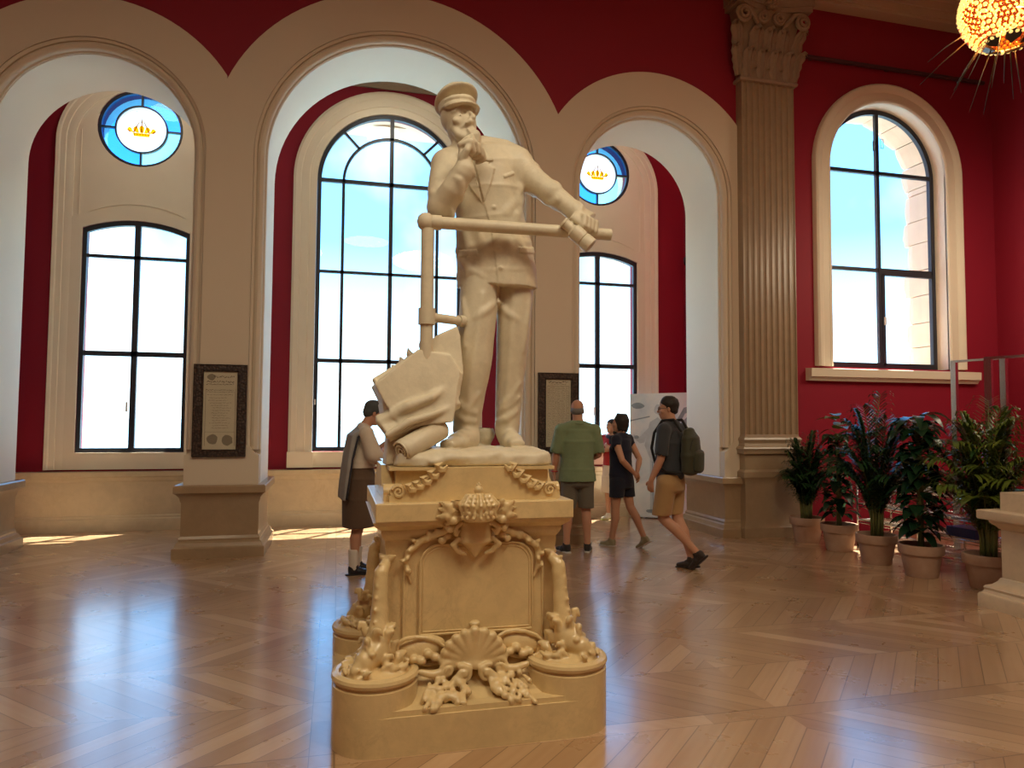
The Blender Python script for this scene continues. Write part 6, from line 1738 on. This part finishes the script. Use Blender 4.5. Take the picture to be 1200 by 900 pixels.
# ================================================================== EXHIBITION PANEL in the bay
ex = empty('exhibition_panel', (4.95, 10.2, 0), 'tall pale blue photo panel with a faint standing figure, behind the man with the backpack', 'panel')
E0, E1 = Vector((4.56, 10.48, 0)), Vector((5.42, 9.86, 0)); eu = (E1-E0); EL = eu.length; eu.normalize(); en = Vector((eu.y, -eu.x, 0))
if en.y > 0: en = -en
def ep(u, z, o=0.0): return E0+eu*u*EL+Vector((0, 0, z))+en*o
t = NT('printed_panel'); p_ = t.pos()
t.bsdf(t.ramp(t.noise(p_, 1.7, 6, .6, .8), [(.30, (.50, .66, .76)), (.5, (.66, .79, .86)), (.72, (.80, .87, .89))]), .45, 0, .4, None, .1, .2); PRINT = t.m
MB().prism([[(0, .02), (1, .02), (1, 1.99), (0, 1.97)]], lambda u, v, k: tuple(ep(u, v, (0, -.03)[k]))).build('board', PRINT, ex)
GR1, GR2, REDP = mat_simple('grey_print', (.47, .59, .67), .5, .25, 9), mat_simple('dark_print', (.25, .35, .43), .5, .35, 12), mat_simple('red_print', (.50, .05, .04), .5)
def ink(name, polys, m, o): 
    for pl in polys: MB().prism([pl], lambda u, v, k: tuple(ep(u, v, (.0012+o, .0002)[k]))).build(name, m, ex)
def blob(cu, cz, ru, rz, n=14, s_=0): 
    r_ = random.Random(s_); return [(cu+ru*math.cos(a)*r_.uniform(.82, 1.1), cz+rz*math.sin(a)*r_.uniform(.82, 1.1)) for a in np.linspace(0, 2*PI, n+1)[:-1]]
ink('printed_figure', [[(.22, 1.15), (.30, 1.52), (.42, 1.60), (.52, 1.50), (.56, 1.05), (.46, .95), (.30, .95)], blob(.42, 1.72, .055, .09, s_=2), [(.30, .96), (.36, .96), (.37, .15), (.30, .15)], [(.40, .96), (.47, .96), (.47, .13), (.41, .13)], [(.22, 1.2), (.30, 1.45), (.14, 1.28), (.06, 1.32), (.05, 1.27), (.15, 1.18)]], GR1, 0)
ink('printed_shadow', [blob(.31, .12, .07, .03, s_=3), blob(.46, .10, .06, .03, s_=4), [(.56, 1.30), (.80, 1.75), (.98, 1.80), (.98, 1.70), (.82, 1.66), (.62, 1.28)], [(.70, 1.45), (.86, 1.62), (.96, 1.40), (.90, 1.36)], blob(.12, 1.78, .10, .05, s_=6), blob(.10, 1.28, .04, .03, s_=7), [(.0, 1.55), (.30, 1.62), (.30, 1.60), (.0, 1.53)], [(.33, .9), (.345, .9), (.35, .2), (.34, .2)], [(.60, .5), (.66, .52), (.70, .10), (.62, .10)]], GR2, .0006)
ink('printed_flag', [[(.955, 1.15), (.985, 1.15), (.99, 1.60), (.96, 1.55)]], REDP, .0009)
st_ = MB()
for u in (.2, .8): st_.prism([[(0, 0), (.26, 0), (0, 1.2)]], lambda a, v, k: tuple(ep(u, v, -.03-a)+eu*(.012*(k*2-1))))
st_.build('stand', M['white'], ex)

# ================================================================== CHANDELIER
CHC = Vector((0, 0, EYE)) + (cR*(1180-600)-cU*(10-450)+cF*FPX).normalized()*7.0; CR0 = .315
chn = empty('chandelier', CHC, 'round amber beaded chandelier with thin spikes hanging from the ceiling', 'chandelier')
t = NT('amber_glass_shell'); gl_ = t.n('ShaderNodeBsdfTransparent'); gl_.inputs[0].default_value = (1, .58, .24, 1); df_ = t.n('ShaderNodeBsdfDiffuse'); df_.inputs[0].default_value = (.05, .014, .007, 1); mx_ = t.n('ShaderNodeMixShader'); mx_.inputs[0].default_value = .55
t.link(gl_.outputs[0], mx_.inputs[1]); t.link(df_.outputs[0], mx_.inputs[2]); t.link(mx_.outputs[0], t.out.inputs[0]); AMB = t.m
t = NT('lit_bead'); t.bsdf((.9, .7, .3), .3, emit=(1, .60, .17), emit_s=1.25); BEAD = t.m
t = NT('red_lit_bead'); t.bsdf((.5, .06, .02), .3, emit=(1, .16, .04), emit_s=.12); RBEAD = t.m
BRON = mat_simple('dark_bronze', (.10, .085, .07), .4, .1, 10, metal=.8)
R = CR0
MB().lathe([(0.0, -R*.90), (R*.42, -R*.80), (R*.75, -R*.57), (R*.93, -R*.2), (R*.96, .1*R), (R*.86, R*.45), (R*.55, R*.78), (0, R*.92)], CHC, 40).build('glass_shell', AMB, chn, smooth=3)
bw = MB(); brs = [MB() for _ in range(7)]
def bead(mb, th, ph, r):
    c = CHC+Vector((math.sin(ph)*math.cos(th), math.sin(ph)*math.sin(th), -math.cos(ph)))*R*.975
    mb.lathe([(0, -r), (r*.7, -r*.7), (r, 0), (r*.7, r*.7), (0, r)], c, 7)
for j in range(15):
    ph = .58+.135*j; n = max(6, int(2*PI*math.sin(ph)*R/.040))
    for i in range(n):
        th = 2*PI*i/n+j*.11
        q = (th*7/(2*PI)+.2) % 1-.5; dz = (ph-1.22)/.40
        inside = (q/.26)**2+dz*dz < 1
        bead(brs[int((th*7/(2*PI)+.2) % 7)] if inside else bw, th, ph, .0105 if inside else .0155)
bw.build('amber_beads', BEAD, chn, smooth=3); 
for br in brs: br.build('bead_window', RBEAD, chn, smooth=3)
pt = MB()
for i in range(7):
    th = 2*PI*i/7+.5
    for e in range(2):
        c = CHC+Vector((math.sin(.50)*math.cos(th), math.sin(.50)*math.sin(th), -math.cos(.50)))*R*.97
    pts = [CHC+Vector((math.sin(p2)*math.cos(t2), math.sin(p2)*math.sin(t2), -math.cos(p2)))*R*1.0 for p2, t2 in ((.25, th), (.45, th-.36), (.60, th-.30), (.66, th), (.60, th+.30), (.45, th+.36))]
    pt.add(pts+[p*1.0-(p-CHC)*.06 for p in pts], [(0, 1, 2, 3, 4, 5), (11, 10, 9, 8, 7, 6)]+[(k, (k+1) % 6, 6+(k+1) % 6, 6+k) for k in range(6)])
pt.build('bronze_petals', BRON, chn)
sk = random.Random(8)
for i in range(22):
    th = 2*PI*i/22+sk.uniform(-.1, .1); ph = sk.choice((.35, .6, .85, 1.1)); d = Vector((math.sin(ph)*math.cos(th), math.sin(ph)*math.sin(th), -math.cos(ph)))
    L = sk.uniform(.25, .42); m = MB().tube([CHC+d*R*.9, CHC+d*(R+L*.5)+Vector((0, 0, -.01)), CHC+d*(R+L)+Vector((0, 0, -.04))], [.0055, .0045, .0025], 6); m.build('spike', BRON, chn, smooth=3)
MB().tube([CHC+Vector((0, 0, R*.9)), (CHC.x, CHC.y, HC)], .018, 8).build('hanging_rod', BRON, chn, smooth=3)
MB().lathe([(.09, 0), (.10, .02), (.04, .05), (0, .05)], CHC+Vector((0, 0, R*.9)), 20).build('finial', BRON, chn, smooth=3)
light('chandelier_light', 'POINT', CHC, 150, (1, .68, .40), .12)

# small black spotlight on the bay wall
sl2 = empty('wall_spotlight', (BX1, 10.55, 4.22), 'small black spotlight on the red wall of the bay behind the exhibition panel', 'lamp')
MB().tube([(BX1, 10.55, 4.22), (BX1-.06, 10.55, 4.22)], .018, 10).build('bracket', M['frame'], sl2, smooth=3)
MB().tube([(BX1-.06, 10.56, 4.25), (BX1-.09, 10.48, 4.17), (BX1-.10, 10.45, 4.14)], [.035, .042, .040], 14).build('lamp_head', M['frame'], sl2, smooth=.8)

# ================================================================== SHOP FITTINGS behind the plants
def rail_stand(P0, P1, z, label, r=.028):
    P0, P1 = Vector((P0[0], P0[1], 0)), Vector((P1[0], P1[1], 0)); d = (P1-P0).normalized(); s_ = Vector((-d.y, d.x, 0))
    rt = empty('display_rail', (P0+P1)/2, label, 'display rail', 'chrome rails in the shop')
    for p in (P0, P1): MB().obox(p+Vector((0, 0, z/2+.01)), d*r, s_*r, Vector((0, 0, z/2-.01))).build('post', M['chrome'], rt)
    MB().obox((P0+P1)/2+Vector((0, 0, z+.012)), d*((P1-P0).length/2+r), s_*r*.8, Vector((0, 0, .012))).build('top_bar', M['chrome'], rt)
    for p in (P0, P1): MB().obox(p+Vector((0, 0, .012)), d*.04, s_*.22, Vector((0, 0, .012))).build('foot', M['chrome'], rt)
q1, q2 = at(1118, 425, 6.55), at(1176, 429, 6.05); rail_stand(q1, q2, q1.z, 'chrome inverted-U display rail under the sill of the big red-wall window')
q3, q4 = at(1158, 421, 5.62), at(1250, 424, 5.05); rail_stand(q3, q4, q3.z, 'thicker chrome display rail over the yellow-green palm, nearer the stone pedestal', .031)
def wire_shelf(x, y, label, w=.95, dp=.5, zs=(.12, .32, .52, .74)):
    rt = empty('wire_shelf', (x, y, 0), label, 'shelf', 'chrome wire shelves behind the plants')
    for sx in (-1, 1):
        for sy in (-1, 1): MB().tube([(x+sx*dp/2, y+sy*w/2, 0), (x+sx*dp/2, y+sy*w/2, zs[-1]+.05)], .013, 10).build('post', M['chrome'], rt, smooth=3)
    for z in zs:
        m = MB()
        for sx in (-1, 1): m.tube([(x+sx*dp/2, y-w/2, z), (x+sx*dp/2, y+w/2, z)], .008, 6); m.tube([(x+sx*dp/2, y-w/2, z-.03), (x+sx*dp/2, y+w/2, z-.03)], .006, 6)
        for k in range(25): yy = y-w/2+w*k/24; m.tube([(x-dp/2, yy, z+.006), (x+dp/2, yy, z+.006)], .0035, 5)
        m.build('shelf', M['chrome'], rt, smooth=3)
wire_shelf(6.62, 7.10, 'chrome wire shelf behind the second and third plants'); wire_shelf(6.62, 6.02, 'chrome wire shelf with boxes behind the third and fourth plants')
def goods(name, label, cat, x, y, z, sx, sy, sz, m, rz=0, parts=None):
    u, v = Vector((math.cos(rz), math.sin(rz), 0)), Vector((-math.sin(rz), math.cos(rz), 0))
    o = MB().obox((x, y, z+sz/2), u*sx/2, v*sy/2, Vector((0, 0, sz/2))).build(name, m, loc=(x, y, z)); tag(o, label, cat)
    b_ = o.modifiers.new('b', 'BEVEL'); b_.width = .004; b_.segments = 2; return o
TEAL, BLUE, BROWN = mat_simple('teal_card', (.03, .22, .24), .5), mat_simple('blue_card', (.03, .05, .25), .4), mat_simple('brown_leather', (.12, .06, .035), .5)
SKYB = mat_simple('pale_blue_card', (.35, .50, .62), .4)
goods('gift_box', 'teal box on the top of the nearer wire shelf', 'box', 6.62, 5.72, .749, .20, .26, .13, TEAL, .1)
goods('gift_box', 'pale blue flat box on the top of the nearer wire shelf', 'box', 6.60, 6.08, .749, .30, .26, .10, SKYB, -.1)
goods('gift_box', 'dark blue box on the middle tier of the nearer wire shelf', 'box', 6.60, 5.85, .529, .30, .34, .10, BLUE, .05)
goods('gift_box', 'dark blue box on the low tier of the nearer wire shelf', 'box', 6.60, 6.15, .329, .30, .36, .10, BLUE, 0)
goods('paper_stack', 'stack of white paper on the farther wire shelf', 'papers', 6.62, 6.80, .749, .22, .28, .09, M['white'], .2)
goods('gift_box', 'pale blue box at the far end of the farther wire shelf', 'box', 6.60, 7.30, .749, .22, .20, .12, SKYB, 0)
# brown bags heaped on the shelf top
for i, (x, y, z) in enumerate(((6.62, 6.50, .749), (6.60, 7.08, .749))):
    y = (6.37, 7.10)[i]; c = SDF((x-.2, y-.2, z-.02), (x+.2, y+.2, z+.26), .009)
    c.ecap((x, y, z+.03), (x+.01, y, z+.14), .13, .095, .10, .07, (1, 0, 0), (0, 1, 0), .02, capr=.4); c.ripple(.006, 30, i); c.cut((0, 0, z+.001), (0, 0, -1))
    c.chain([(x-.06, y, z+.15), (x-.04, y, z+.22), (x+.04, y, z+.22), (x+.06, y, z+.15)], [.009]*4, .004)
    o = c.build('leather_bag', BROWN, loc=(x, y, z)); tag(o, ('brown leather bag standing on the nearer wire shelf', 'brown leather bag standing on the farther wire shelf')[i], 'bag')
# stepped card holder
ch_ = empty('card_rack', (6.66, 5.42, 0), 'white stepped card rack on a chrome wheeled stand beside the yellow-green palm', 'rack')
for k in range(4):
    MB().obox((6.64+.05*k, 5.42, 1.0+.075*k), Vector((.004, 0, 0)), Vector((0, .10, 0)), Vector((.02, 0, .05))).build('card', M['white'], ch_)
MB().tube([(6.70, 5.42, .10), (6.70, 5.42, 1.30)], .016, 10).build('pole', M['chrome'], ch_, smooth=3)
for k in range(4): MB().tube([(6.66+.04*k, 5.32, .955+.075*k), (6.66+.04*k, 5.52, .955+.075*k)], .006, 6).build('card_rest', M['chrome'], ch_, smooth=3)
for k in range(5):
    a = 2*PI*k/5+.3; e_ = Vector((6.70+.26*math.cos(a), 5.42+.26*math.sin(a), .055))
    l_ = MB().tube([(6.70, 5.42, .11), e_+Vector((0, 0, .02))], [.018, .012], 8).build('leg', M['chrome'], ch_, smooth=3)
    MB().lathe([(0, -.012), (.022, -.011), (.026, 0), (.022, .011), (0, .012)], e_-Vector((0, 0, .027)), 12).build('caster', M['frame'], l_, smooth=3)
